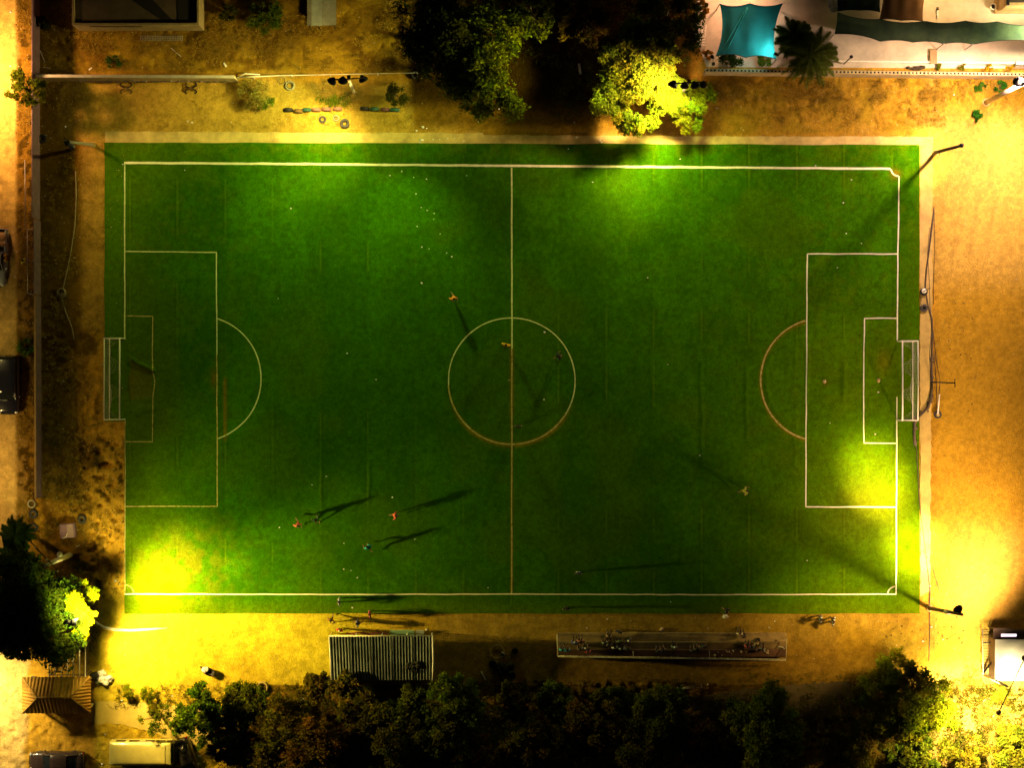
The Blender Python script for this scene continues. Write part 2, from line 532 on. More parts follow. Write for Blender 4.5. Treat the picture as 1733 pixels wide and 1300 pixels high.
    m = attr_mat('turf', rough=1.0, nscale=(.35, 2.2, 12.0, 38.0), nvar=(.18, .26, .38, .42), bump=1.0, bscale=24, dist=.03, spec=.0)
    o = np_mesh('artificial_turf_pitch', V, Fq, m, tint=col.reshape(-1, 3), smooth=True)
    tag(o, kind='structure')


build_turf()

# ---------------------------------------------------------------- markings
def paint_mat(name, col, under, keep):
    m, nt, b = nodes_of(name)
    N = nt.nodes; L = nt.links
    tc = N.new('ShaderNodeTexCoord')
    n1 = N.new('ShaderNodeTexNoise'); n1.inputs['Scale'].default_value = 3.5; n1.inputs['Detail'].default_value = 8; n1.inputs['Roughness'].default_value = .8
    L.new(tc.outputs['Object'], n1.inputs['Vector'])
    cr = N.new('ShaderNodeValToRGB')
    cr.color_ramp.elements[0].position = .62 - keep * .35; cr.color_ramp.elements[1].position = .72 - keep * .25
    cr.color_ramp.elements[0].color = (*under, 1); cr.color_ramp.elements[1].color = (*col, 1)
    L.new(n1.outputs['Fac'], cr.inputs['Fac']); L.new(cr.outputs['Color'], b.inputs['Base Color'])
    b.inputs['Roughness'].default_value = .9; b.inputs['Specular IOR Level'].default_value = .1
    MATS[name] = m
    return m


PW = paint_mat('line_white', (.80, .76, .50), (.45, .50, .22), .9)
PD = paint_mat('line_dull', (.62, .66, .30), (.22, .30, .06), .82)
PY = paint_mat('line_worn', (.50, .42, .12), (.16, .14, .015), .70)


def marking(name, pts, w, m, closed=False, wob=.35, seed=1):
    """pts: survey polyline, densified and laid on the turf"""
    dense = []
    for (a, b) in zip(pts[:-1], pts[1:]):
        d = math.hypot(b[0] - a[0], b[1] - a[1]); n = max(1, int(d / 3.0))
        for k in range(n): dense.append((a[0] + (b[0] - a[0]) * k / n, a[1] + (b[1] - a[1]) * k / n))
    dense.append(pts[-1])
    A = np.array(dense)
    T = np.gradient(A, axis=0); T /= np.linalg.norm(T, axis=1)[:, None] + 1e-9
    Nn = np.stack([-T[:, 1], T[:, 0]], -1)
    s = np.arange(len(A)) * 3.0
    off = (vnoise(s, s * 0, 26, seed) - .5) * 2 * wob
    ww = w * (.88 + .3 * vnoise(s, s * 0 + 3, 9, seed + 5))
    cols = [-.5, 0, .5]
    V = []
    for c in cols:
        Q = A + Nn * (off + c * ww)[:, None]
        z = turf_h(Q[:, 0], Q[:, 1]) + .011
        V.append(np.stack([(Q[:, 0] - 866.5) * CAM_H / FP, (650 - Q[:, 1]) * CAM_H / FP, z], -1))
    V = np.concatenate(V); n = len(A)
    F = []
    for c in range(2):
        i = np.arange(n - 1); F.append(np.stack([c * n + i, c * n + i + 1, (c + 1) * n + i + 1, (c + 1) * n + i], -1))
    o = np_mesh(name, V, np.concatenate(F), m)
    tag(o, kind='structure')
    return o


def arc(cx, cy, r, a0, a1, n=60):
    return [(cx + r * math.cos(a0 + (a1 - a0) * k / n), cy + r * math.sin(a0 + (a1 - a0) * k / n)) for k in range(n + 1)]


marking('far_touchline', [(210, 275.5), (540, 277.5), (866, 280.5), (1200, 283), (1507, 285.5)], 3.7, PW)
marking('near_touchline', [(211, 1006), (560, 1006.5), (866, 1006), (1200, 1007), (1517, 1006)], 2.0, PW)
marking('left_goal_line', [(211, 277.5), (211, 425), (211.5, 573)], 2.1, PD, seed=4)
marking('left_goal_line', [(211.8, 712), (212, 800), (211.5, 1004.5)], 1.7, PY, seed=5)
marking('right_goal_line', [(1521.5, 298), (1519.5, 430), (1518.5, 576)], 2.1, PW, seed=6)
marking('right_goal_line', [(1518, 672), (1517.5, 740), (1517, 860), (1516.5, 1004.5)], 2.0, PW, seed=7)
marking('halfway_line', [(866, 283), (866.3, 590)], 2.6, PD, seed=8)
marking('halfway_line', [(866.3, 590), (866, 1004.5)], 2.2, PY, seed=9)
marking('centre_circle', arc(866, 645, 107, -PI * 1.02, PI * .18, 80), 2.1, PD, seed=10)
marking('centre_circle', arc(866, 645, 107, PI * .18, PI * .98, 60), 2.6, PY, seed=11)
marking('left_penalty_area_line', [(212.8, 425.5), (366.3, 427), (367, 600)], 2.0, PD, seed=12)
marking('left_penalty_area_line', [(367, 600), (368, 857.3), (213, 857.5)], 2.0, PY, seed=13)
marking('left_goal_area_line', [(212.9, 534.5), (258.5, 535.5), (258.2, 610), (259, 630), (262, 646), (259, 670), (258.2, 747.8), (213.2, 748)], 1.7, PY, seed=14)
marking('left_penalty_arc', arc(335, 641, 107, -math.acos(33 / 107), math.acos(33 / 107), 60), 2.1, PD, seed=15)
marking('right_penalty_area_line', [(1518, 430), (1366, 429.5), (1364.6, 640), (1363.5, 858.3), (1515.4, 858.5)], 2.1, PW, seed=16)
marking('right_goal_area_line', [(1516.8, 538.4), (1463, 539), (1461.2, 641), (1461.8, 750.2), (1515.8, 750.6)], 1.9, PW, seed=17)
marking('right_penalty_arc', arc(1391, 643, 104, PI - math.acos(28 / 104), PI + math.acos(28 / 104), 60), 2.6, PY, seed=18)
marking('corner_arc', arc(1516, 1006, 13.5, PI * 1.03, PI * 1.47, 12), 2.0, PW, seed=19)
marking('corner_arc', arc(211, 1006, 16, -PI * .47, -PI * .04, 12), 1.7, PY, seed=20)
marking('corner_arc', arc(1521, 285, 13, PI * .52, PI * .97, 12), 2.6, PW, seed=21)
marking('centre_mark', [(860, 643.5), (864, 643.5)], 1.3, PY, seed=22)

# ---------------------------------------------------------------- concrete strips, yard, gully
def strip_sheet(name, poly, z, m, step=1.2, kind='structure'):
    """flat sheet with ragged edge, poly in survey units"""
    out = []
    n = len(poly); sd = sum(ord(c) for c in name)
    for i in range(n):
        a = Vector(poly[i]); b = Vector(poly[(i + 1) % n]); d = (b - a).length; k = max(1, int(d / 8))
        nr = Vector((-(b - a).y, (b - a).x)).normalized()
        for q in range(k):
            p = a + (b - a) * q / k
            j = (random.Random(sd * 100 + i * 1000 + q).random() - .5) * step * (0 if q == 0 else 1)
            p = p + nr * j; out.append(P(p.x, p.y))
    mb = MB(); mb.prism([(p.x, p.y) for p in out], z - .12, z)
    bm = bmesh.new()
    o = mb.build(name, m)
    tag(o, kind=kind)
    return o


CONC = mat('old_concrete', (.52, .38, .12), .9, .35, .8, .6, 5, dist=.03)
strip_sheet('concrete_kerb_strip', [(178, 222), (500, 224), (818, 225), (818, 228), (1100, 230), (1579, 231), (1579, 249), (1200, 247.5), (700, 244), (178, 240.6)], .03, CONC, 1.6)
strip_sheet('concrete_kerb_strip', [(1557, 250), (1579, 250), (1578, 420), (1576, 700), (1574, 1000), (1558, 1010), (1557, 700)], .028, mat('sandy_concrete', (.54, .39, .11), .9, .3, .7, .6, 5, dist=.03), 2.4)
YARD = mat('yard_paving', (.56, .48, .36), .8, .25, .5, .4, 6)
strip_sheet('courtyard_paving', [(1176, -90), (1800, -90), (1800, 116), (1196, 113), (1176, 60)], .035, YARD, .2)
strip_sheet('drain_channel', [(860, 1206), (1120, 1190), (1270, 1166), (1440, 1152), (1447, 1205), (1260, 1226), (1000, 1260), (700, 1260)], .02, mat('damp_mud', (.10, .075, .03), .8, .3, .6, .5), 3)
strip_sheet('path', [(160, 1188), (262, 1190), (372, 1208), (420, 1262), (330, 1262), (205, 1226), (160, 1226)], .022, mat('worn_path', (.40, .33, .07), .9, .2, .7, .5), 4)
strip_sheet('timber_deck', [(1663, 1066), (1712, 1066), (1712, 1160), (1663, 1158)], .06, striped('deck_boards', (.36, .25, .05), (.2, .13, .02), 1, .25), .2)

# ================================================================== LEAVES
LEAF = attr_mat('leaves', rough=.7, nscale=(1.1,), nvar=(.3,), bump=0, spec=.02, transl=.28)


def leaf_cloud(cent, rad, per, size, col, r, flat=.7, up=.55, long=.45):
    """cent (n,3), rad (n,), per leaves each -> V, F, tint"""
    n = len(cent); per = np.maximum(6, (per * (rad / rad.mean()) ** 2).astype(int))
    tot = per.sum(); ci = np.repeat(np.arange(n), per)
    d = r.normal(size=(tot, 3)); d /= np.linalg.norm(d, axis=1)[:, None]
    rr = r.random(tot) ** .45
    lob = 1 + .35 * np.sin(d[:, 0] * 5 + ci) * np.sin(d[:, 1] * 6 + ci * 2)
    pos = cent[ci] + d * (rad[ci] * rr * lob)[:, None] * np.array([1, 1, flat])
    nr = r.normal(size=(tot, 3)); nr[:, 2] = np.abs(nr[:, 2]) + up; nr /= np.linalg.norm(nr, axis=1)[:, None]
    t = r.normal(size=(tot, 3)); a = np.cross(nr, t); a /= np.linalg.norm(a, axis=1)[:, None] + 1e-9
    b = np.cross(nr, a)
    s = size * (.55 + .9 * r.random(tot))
    A = a * s[:, None]; B = b * (s * long)[:, None]
    droop = np.zeros_like(A); droop[:, 2] = -s * .25
    V = np.stack([pos - A + droop, pos - B, pos + A + droop, pos + B], 1).reshape(-1, 3)
    F = np.arange(tot * 4).reshape(-1, 4)
    cc = (.65 + .7 * r.random(n))[ci] * (.7 + .6 * r.random(tot))
    shift = (r.random(n)[ci] - .5) * .5
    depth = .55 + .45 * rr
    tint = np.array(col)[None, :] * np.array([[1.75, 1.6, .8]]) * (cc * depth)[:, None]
    tint[:, 0] *= 1 + shift
    tint = np.repeat(tint, 4, axis=0)
    return V, F, tint


BARK = mat('bark', (.12, .085, .045), .95, .4, 6, .8)


def tree(name, label, cat, px, py, rpx, h, col=(.05, .085, .008), leaf=.13, nclump=60, per=110, seed=1, group=None, shape=None, crown_low=.35, clump=.22, dense=1.0, sx=1.0, sy=1.0):
    r = np.random.default_rng(seed)
    R = W(rpx, h) * 1.18
    c = P(px, py, h * .75); base = Vector((c.x, c.y, 0))
    t = thing(name, label, cat, base, group)
    # lobed outline: a few secondary heads
    heads = []
    nh = 5 + int(r.integers(0, 4))
    for k in range(nh):
        a = 2 * PI * k / nh + r.random() * .8; q = R * (.30 + .36 * r.random())
        heads.append((math.cos(a) * q * sx, math.sin(a) * q * sy, h * (.60 + .3 * r.random()), R * (.30 + .22 * r.random())))
    heads.append((0, 0, h * .88, R * .42))
    cent = []; rad = []
    for k in range(nclump):
        hd = heads[int(r.integers(0, len(heads)))]
        d = r.normal(size=3); d /= np.linalg.norm(d); d[2] = abs(d[2]) * .9 - .1
        cr = R * clump * (.5 + .9 * r.random()) * .8
        rr = hd[3] * (.55 + .5 * r.random())
        z = max(h * crown_low, hd[2] + d[2] * rr * .8)
        cent.append((hd[0] + d[0] * rr, hd[1] + d[1] * rr, min(z, h))); rad.append(cr)
    cent = np.array(cent); rad = np.array(rad)
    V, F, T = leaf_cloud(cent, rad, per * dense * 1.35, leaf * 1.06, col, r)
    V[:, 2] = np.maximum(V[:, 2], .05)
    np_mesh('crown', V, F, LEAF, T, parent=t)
    mb = MB()
    tr = max(.06, h * .022)
    top = h * .45
    lean = Vector((r.normal() * .15, r.normal() * .15, 0))
    mb.tube([base, base + lean * .4 + Vector((0, 0, top * .5)), base + lean + Vector((0, 0, top))], [tr * 1.5, tr * 1.1, tr * .9], 8)
    for k in range(min(12, nclump)):
        e = cent[int(r.integers(0, nclump))]
        e = base + Vector(e); s0 = base + lean + Vector((0, 0, top * (.6 + .4 * r.random())))
        mid = s0.lerp(e, .5) + Vector((r.normal() * .12, r.normal() * .12, .15))
        mb.tube([s0, mid, e], [tr * .5, tr * .32, tr * .12], 5)
    mb.build('trunk', BARK, t)
    return t


def shrub(label, px, py, rpx, h, col=(.05, .085, .008), leaf=.09, nclump=16, per=70, seed=1, group=None, name='shrub', sx=1, sy=1, twig=False):
    r = np.random.default_rng(seed)
    R = W(rpx); base = P(px, py, 0)
    t = thing(name, label, 'shrub', base, group)
    ang = r.random(nclump) * 2 * PI; q = R * .75 * np.sqrt(r.random(nclump))
    cent = np.stack([np.cos(ang) * q * sx, np.sin(ang) * q * sy, h * (.35 + .5 * (1 - (q / R) ** 2)) * (.7 + .4 * r.random(nclump))], -1)
    rad = R * (.16 + .2 * r.random(nclump))
    V, F, T = leaf_cloud(cent, rad, per, leaf, col, r, long=.45 if not twig else .12)
    V[:, 2] = np.maximum(V[:, 2], .03)
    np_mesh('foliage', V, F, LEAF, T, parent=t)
    mb = MB()
    for k in range(9):
        e = base + Vector(cent[k % nclump]); mb.tube([base, base.lerp(e, .55) + Vector((0, 0, .1)), e], [.03, .02, .008], 5)
    mb.build('stem', BARK, t)
    return t


GR = (.075, .10, .004); GB = (.06, .10, .006); GD = (.045, .055, .004); GY = (.095, .12, .008); OLV = (.065, .07, .008); DRY = (.22, .16, .05); GBR = (.09, .06, .012)
TOPG = 'trees behind the far touchline'
tree('broad_tree', 'large dark green tree with olive lit right flank above the far touchline', 'tree', 815, 110, 92, 7.2, GR, .13, 110, 150, 1, TOPG, clump=.2)
tree('broad_tree', 'dark tree in shade reaching up to the top edge left of the big olive one', 'tree', 745, 60, 74, 8, (.022, .03, .004), .13, 70, 120, 2, TOPG)
tree('broad_tree', 'dim brownish green tree near the top edge between two dark trees', 'tree', 985, 40, 46, 5.5, (.06, .05, .008), .12, 45, 110, 3, TOPG)
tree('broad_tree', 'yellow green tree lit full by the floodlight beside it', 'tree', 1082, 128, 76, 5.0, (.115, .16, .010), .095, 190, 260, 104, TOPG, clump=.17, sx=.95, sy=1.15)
tree('broad_tree', 'small bright tree directly under the right floodlight crossarm', 'tree', 1168, 168, 42, 4.2, (.115, .155, .010), .09, 80, 200, 5, TOPG)
tree('broad_tree', 'almost black tree behind the floodlit one against the courtyard', 'tree', 1125, 40, 62, 7.5, GD, .13, 60, 110, 6, TOPG)
tree('broad_tree', 'dark tree at the top edge just right of the largest olive tree', 'tree', 905, 18, 50, 7, GD, .13, 50, 110, 7, TOPG)
tree('broad_tree', 'orange tinged small tree at the left corner of the courtyard', 'tree', 1183, 14, 20, 4, (.12, .07, .012), .10, 22, 90, 8, TOPG)
tree('young_tree', 'leafy green roadside tree on the verge outside the boundary wall', 'tree', 42, 152, 32, 4.2, (.06, .08, .006), .12, 34, 70, 9, clump=.2)
shrub('dark green bush overhanging the wall beside the parked black van', 45, 588, 17, 1.6, (.045, .09, .006), .1, 14, 90, 10)
BLG = 'trees in the bottom left corner'
tree('broad_tree', 'very large dark tree spreading over the bottom left corner', 'tree', 60, 1034, 82, 7.4, (.018, .034, .003), .14, 150, 150, 11, BLG, clump=.24)
tree('broad_tree', 'dark leafy tree filling the ground between the very large tree and the bright road', 'tree', 24, 1070, 46, 6, (.02, .034, .003), .14, 80, 120, 111, BLG, clump=.26)
tree('broad_tree', 'dark green tree between the pale pole and the blazing small tree', 'tree', 96, 1016, 28, 4.6, (.012, .026, .002), .14, 80, 120, 112, BLG, clump=.26)
tree('broad_tree', 'dark tree behind the felled looking pole at the left edge', 'tree', 24, 968, 46, 6, (.02, .038, .004), .14, 80, 120, 12, BLG, clump=.24)
tree('young_tree', 'small tree blazing white yellow right beside the corner floodlight', 'tree', 140, 1030, 29, 7.3, (.20, .25, .004), .085, 110, 200, 13, BLG, clump=.2, sx=.75, sy=1.75)  # crown stretched and raised so that it shades the bank beyond
BMG = 'shrubs and small trees along the near side'
shrub('left one of two small dark shrubs on the yellow lit ground', 222, 1167, 14, 1.2, GR, .08, 14, 80, 14, BMG)
shrub('right one of two small dark shrubs, beside a leaning sapling', 252, 1176, 15, 1.3, GR, .08, 14, 80, 15, BMG)
tree('young_tree', 'thin sapling with pale leaves leaning over the path by the white van', 'tree', 262, 1216, 30, 3.5, (.07, .095, .006), .10, 20, 50, 16, BMG)
tree('feathery_tree', 'feathery bright green tree between the path and the white van', 'tree', 337, 1205, 52, 5.2, (.05, .10, .005), .12, 80, 90, 17, BMG, clump=.16)
veg = [
    (420, 1192, 40, 3.4, (.04, .085, .005), 'green bushy tree right of the feathery one and below the bowl'),
    (388, 1255, 34, 3.5, (.025, .04, .004), 'dark tree in shadow below the green bushy one, near the bottom edge'),
    (492, 1232, 52, 4.0, OLV, 'olive coloured tree left of the dugout by the pale rags'),
    (455, 1290, 44, 4.2, (.03, .045, .004), 'dark tree cut by the bottom edge left of centre'),
    (548, 1268, 46, 4.4, GBR, 'brown green tree by the bottom edge below the dugout left corner'),
    (580, 1162, 21, 3.0, (.075, .08, .02), 'grey green shrub tree covering the lower left corner of the dugout roof'),
    (534, 1160, 22, 2.2, (.07, .065, .01), 'dry scraggy shrub just left of the dugout'),
    (618, 1224, 42, 3.6, (.045, .06, .006), 'dim tree under the middle of the dugout rear'),
    (690, 1200, 36, 3.4, (.035, .075, .005), 'mid green tree touching the dugout right rear corner'),
    (770, 1190, 46, 4.4, (.04, .10, .006), 'fresh green tree right of the dugout, brightest of the near row'),
    (660, 1265, 52, 4.6, (.025, .055, .004), 'dark green tree near the bottom edge below the dugout'),
    (748, 1262, 44, 4.2, (.03, .065, .005), 'dark tree at the bottom edge left of the muddy channel'),
    (828, 1288, 38, 3.6, GBR, 'brownish tree cut by the bottom edge in the muddy channel'),
    (872, 1188, 26, 2.2, (.05, .05, .008), 'low dull shrub below the pile of barrels'),
    (950, 1196, 34, 2.8, (.035, .08, .008), 'round green shrub below the left end of the spectator stand'),
    (905, 1270, 44, 3.8, (.05, .05, .008), 'dim olive tree near the bottom edge left of centre channel'),
    (1004, 1238, 46, 3.6, (.07, .055, .015), 'brown twiggy tree below the left half of the spectator stand'),
    (1040, 1192, 30, 2.8, (.04, .065, .008), 'small dark shrub just under the middle of the spectator stand'),
    (1072, 1280, 46, 4.0, (.05, .06, .008), 'dull tree cut by the bottom edge under the spectator stand'),
    (1122, 1218, 48, 4.2, (.045, .09, .006), 'green tree left of the abandoned metal frame'),
    (1180, 1255, 36, 3.4, (.10, .05, .03), 'reddish dry bush below the abandoned metal frame'),
    (1232, 1288, 34, 3.2, (.04, .035, .008), 'dark scrub at the bottom edge left of the round tree'),
]
for k, (x, y, rp, h, c, lb) in enumerate(veg):
    c = tuple((np.array(c) * .6 + np.array((.055, .045, .006)) * .6) * 1.05)
    tree('bushy_tree', lb, 'tree', x, y, rp * 1.12, h, c, .095, 85, 150, 30 + k, BMG, clump=.2, crown_low=.15)
BRG = 'trees in the bottom right'
tree('round_tree', 'round dark green tree standing alone below the right end of the stand', 'tree', 1300, 1236, 66, 6, (.10, .14, .005), .095, 140, 190, 60, BRG, clump=.17)
tree('broad_tree', 'big green tree with yellow lit right side below the corner of the pitch', 'tree', 1528, 1196, 80, 5.6, (.12, .15, .006), .10, 170, 190, 61, BRG, clump=.16)
tree('broad_tree', 'olive and brown tree at the bottom edge left of the big green one', 'tree', 1440, 1265, 58, 5.5, (.07, .065, .008), .12, 80, 110, 62, BRG, clump=.18)
tree('broad_tree', 'green yellow tree at the bottom edge under the big green one', 'tree', 1545, 1285, 52, 5, (.06, .08, .006), .12, 70, 100, 63, BRG, clump=.18)
tree('bushy_tree', 'brightly lit yellow bush tree at the bottom edge, right of the others', 'tree', 1632, 1290, 44, 3.5, (.10, .095, .008), .10, 50, 80, 64, BRG, crown_low=.1)
tree('bushy_tree', 'leafy bush in the bottom right corner beside the thin post', 'tree', 1715, 1262, 46, 3.5, (.09, .095, .008), .10, 44, 80, 65, BRG, crown_low=.1)
shrub('dry brown lit bush just left of the white roofed hut', 1643, 1146, 19, 1.3, (.30, .20, .05), .07, 16, 70, 66, twig=True)
shrub('low yellow scrub between the hut and the bottom edge', 1668, 1215, 26, 1.0, (.28, .22, .05), .07, 20, 70, 67, twig=True)
shrub('tangled weeds growing at the foot of the white roofed hut', 1690, 1172, 22, .9, (.14, .15, .015), .08, 16, 70, 68)
WG = 'low green weeds on the sand in the top right'
shrub('deep green weed clump standing alone on pale sand by the leaning pole', 1652, 196, 14, .6, (.02, .10, .01), .10, 12, 45, 70, WG, 'weed_clump')
shrub('small green weed below the perforated wall, left one of the two', 1659, 148, 11, .5, (.03, .10, .01), .09, 9, 40, 71, WG, 'weed_clump')
shrub('green weed right beside the white leaning pole', 1692, 148, 13, .6, (.02, .09, .01), .10, 10, 45, 72, WG, 'weed_clump')
DG = 'dry bushes around the planted patch'
shrub('tall dry spiky bush with green heart at the end of the painted wall', 432, 160, 32, 2.0, (.17, .15, .05), .12, 40, 90, 73, DG, 'dry_bush', twig=True)
shrub('green lower half of the spiky bush beside the painted wall', 448, 172, 20, 1.1, (.05, .09, .008), .09, 16, 70, 74, DG)
shrub('straw coloured low bush left of the tall floodlight post', 545, 152, 26, .9, (.26, .19, .07), .08, 26, 80, 75, DG, 'dry_bush', sx=1.2, sy=.8, twig=True)
shrub('grey brown low bush wrapped round the foot of the floodlight post', 590, 158, 28, .9, (.20, .16, .06), .08, 26, 80, 76, DG, 'dry_bush', sx=1.2, sy=.8, twig=True)
shrub('green fringe of weeds in front of the straw coloured bushes', 565, 170, 30, .5, (.07, .10, .01), .07, 20, 60, 77, DG, sx=1.5, sy=.3)
shrub('dim round bush behind the right end of the tyre row', 672, 162, 24, 1.5, (.045, .05, .012), .09, 22, 80, 78, DG)
shrub('dark green bush near the upper left, left of the grey shed', 450, 32, 34, 2.2, (.04, .07, .006), .1, 30, 80, 79, DG)
shrub('small black green bush near the upper left building', 388, 24, 18, 1.6, (.025, .03, .005), .1, 16, 80, 80, DG)
shrub('low bluish green plant in the middle of the waste ground', 195, 105, 16, .5, (.03, .07, .02), .08, 10, 50, 81, DG)
shrub('dark climbing bush on the wall corner beside the flat roofed house', 75, 45, 18, 2, (.03, .035, .005), .1, 16, 80, 82, DG)
CG = 'planting along the courtyard wall'
shrub('leafy courtyard plants shining beside the turquoise lit lamp', 1292, 104, 15, 1.1, (.10, .14, .02), .09, 14, 60, 83, CG)
shrub('dark courtyard hedge left of the glowing plants', 1238, 103, 24, 1.2, (.02, .04, .006), .09, 18, 70, 84, CG, sx=1.2, sy=.45)
shrub('orange lit fan plant at the lower left corner of the courtyard', 1196, 92, 11, 1.0, (.22, .10, .02), .1, 9, 40, 85, CG)
shrub('yellow flowering plant at the courtyard wall near the right edge', 1672, 115, 9, .6, (.25, .18, .01), .07, 8, 40, 86, CG)
shrub('green plant at the courtyard wall left of the yellow flowering one', 1628, 114, 9, .6, (.10, .12, .01), .07, 8, 40, 87, CG)
shrub('small leafy plant by the dark rubble at the courtyard wall', 1588, 114, 8, .5, (.08, .10, .01), .07, 8, 40, 88, CG)
shrub('yellow plant close to the right edge at the courtyard wall', 1708, 113, 9, .6, (.25, .17, .01), .07, 8, 40, 89, CG)


# ---------------------------------------------------------------- palms
def palm(label, px, py, rpx, h, seed, nf=22, col=(.03, .06, .006), loc=None, group='palms'):
    r = random.Random(seed)
    R = W(rpx, h); c = P(px, py, h); base = Vector((c.x, c.y, 0))
    t = thing('palm_tree', label, 'palm tree', base, group)
    mb = MB(); mb.tube([base, base + Vector((0, 0, h * .5)), base + Vector((.05, .05, h))], [.24, .19, .16], 10)
    mb.build('trunk', BARK, t)
    nf = int(nf * 1.25)
    V = []; F = []; T = []
    for k in range(nf):
        a = 2 * PI * k / nf + r.random() * .4; L = R * (.75 + .4 * r.random()); el = .7 - 1.0 * r.random()
        d = Vector((math.cos(a), math.sin(a), 0)); sd = Vector((-d.y, d.x, 0))
        tint = np.array(col) * (.6 + .8 * r.random())
        N = 34
        pr = []
        for i in range(N + 1):
            u = i / N
            pr.append(Vector((0, 0, h)) + d * (L * u * (1 - .12 * u * u)) + Vector((0, 0, L * (el * u - (.55 + el * .6) * u * u))))
        for i in range(1, N):
            u = i / N; w = .17 * R * math.sin(PI * min(1, .18 + u * .85)) + .05
            for s in (-1, 1):
                p0 = pr[i]; tip = p0 + sd * s * w + d * w * .75 + Vector((0, 0, -w * .35 + r.random() * .05))
                q = d * .045
                n = len(V); V += [p0 - q, p0 + q, tip, tip]
                V[-1] = tip + q * .2
                F.append((n, n + 1, n + 2, n + 3)); T += [tint * (.7 + .6 * r.random())] * 4
    np_mesh('crown', np.array([tuple(v) for v in V]), np.array(F), LEAF, np.array(T), parent=t)
    return t


palm('tall dark palm over the courtyard wall between the two shade sails', 1372, 92, 60, 4.6, 3, 30, (.12, .17, .02))
palm('second palm behind the tall one at the edge of the turquoise sail', 1346, 62, 44, 4.2, 4, 22, (.08, .12, .015))
palm('palm at the left edge above the crossarmed pole', 26, 905, 34, 4.5, 5, 24, (.02, .04, .006))
palm('low palm left of the crossarmed pole in the dark corner', 18, 942, 28, 4.0, 6, 20, (.02, .045, .006))

# ---------------------------------------------------------------- ground cover (uncountable)
def tufts(name, regions, n, blade, col, seed, up=1.0):
    r = np.random.default_rng(seed)
    PX = []; PY = []
    tot = sum(w for *_, w in regions)
    for (x0, x1, y0, y1, w) in regions:
        k = int(n * w / tot); PX.append(x0 + (x1 - x0) * r.random(k)); PY.append(y0 + (y1 - y0) * r.random(k))
    PX = np.concatenate(PX); PY = np.concatenate(PY)
    X = (PX - 866.5) * CAM_H / FP; Y = (650 - PY) * CAM_H / FP
    keep = fbm(X, Y, 2.2, 3, seed) > (.40 + .15 * r.random(len(X)))
    X = X[keep]; Y = Y[keep]; m = len(X); nb = 9
    X = np.repeat(X, nb) + r.normal(size=m * nb) * .06; Y = np.repeat(Y, nb) + r.normal(size=m * nb) * .06
    a = r.random(m * nb) * 2 * PI; L = blade * (.5 + r.random(m * nb)); s = .45 + .6 * r.random(m * nb)
    dx = np.cos(a) * L * s; dy = np.sin(a) * L * s; w = .016
    z0 = np.full(m * nb, -.03)
    A = np.stack([X - np.sin(a) * w, Y + np.cos(a) * w, z0], -1); B = np.stack([X + np.sin(a) * w, Y - np.cos(a) * w, z0], -1)
    Cc = np.stack([X + dx, Y + dy, L * up * .8], -1)
    V = np.stack([A, B, Cc], 1).reshape(-1, 3); F = np.arange(len(V)).reshape(-1, 3)
    t = np.array(col)[None] * (.5 + r.random(m * nb))[:, None]
    o = np_mesh(name, V, F, LEAF, np.repeat(t, 3, axis=0))
    tag(o, kind='stuff', cat='grass')
    return o


g1 = tufts('dry_grass', [(75, 700, -10, 120, 7), (66, 176, 130, 900, 3), (28, 56, 0, 900, 2.4), (1200, 1733, 134, 170, 2.0), (1240, 1600, 160, 215, .8), (180, 700, 140, 215, .5), (1590, 1733, 1150, 1300, 2)], 17000, .26, (.36, .24, .03), 5)
g1['label'] = 'dry straw coloured grass tufts on the waste ground and verge'
g2 = tufts('weeds', [(160, 640, 1160, 1200, 1.6), (640, 1240, 1150, 1310, 3), (1240, 1733, 1140, 1310, 3), (420, 640, 1180, 1310, 2), (70, 210, 700, 1010, 1)], 6000, .26, (.09, .09, .012), 6)
g2['label'] = 'low green and brown weeds covering the ground along the near side'


def leaf_floor(name, regions, n, col, seed, label):
    r = np.random.default_rng(seed); tot = sum(w for *_, w in regions); cs = []
    for (x0, x1, y0, y1, w) in regions:
        for _ in range(int(n * w / tot)):
            p = P(x0 + (x1 - x0) * r.random(), y0 + (y1 - y0) * r.random()); cs.append((p.x, p.y, .15 + .3 * r.random()))
    cs = np.array(cs); rad = .2 + .45 * r.random(len(cs))
    V, F, T = leaf_cloud(cs, rad, 22, .09, col, r); V[:, 2] = np.maximum(V[:, 2], .02)
    o = np_mesh(name, V, F, LEAF, T); tag(o, label, 'ground cover', kind='stuff')


leaf_floor('undergrowth', [(430, 1240, 1170, 1310, 5), (1240, 1620, 1175, 1310, 2.5), (1600, 1733, 1165, 1310, 1.6), (370, 430, 1180, 1310, .5)], 1700, (.06, .06, .008), 9,
           'tangled low undergrowth between the near side trees')
leaf_floor('undergrowth', [(690, 1180, -10, 110, 4), (940, 1010, 110, 200, 1)], 380, (.03, .035, .006), 10, 'dark leaf litter and undergrowth beneath the far side trees')
leaf_floor('undergrowth', [(0, 160, 960, 1110, 2)], 120, (.02, .03, .004), 12, 'dark undergrowth beneath the bottom left trees')


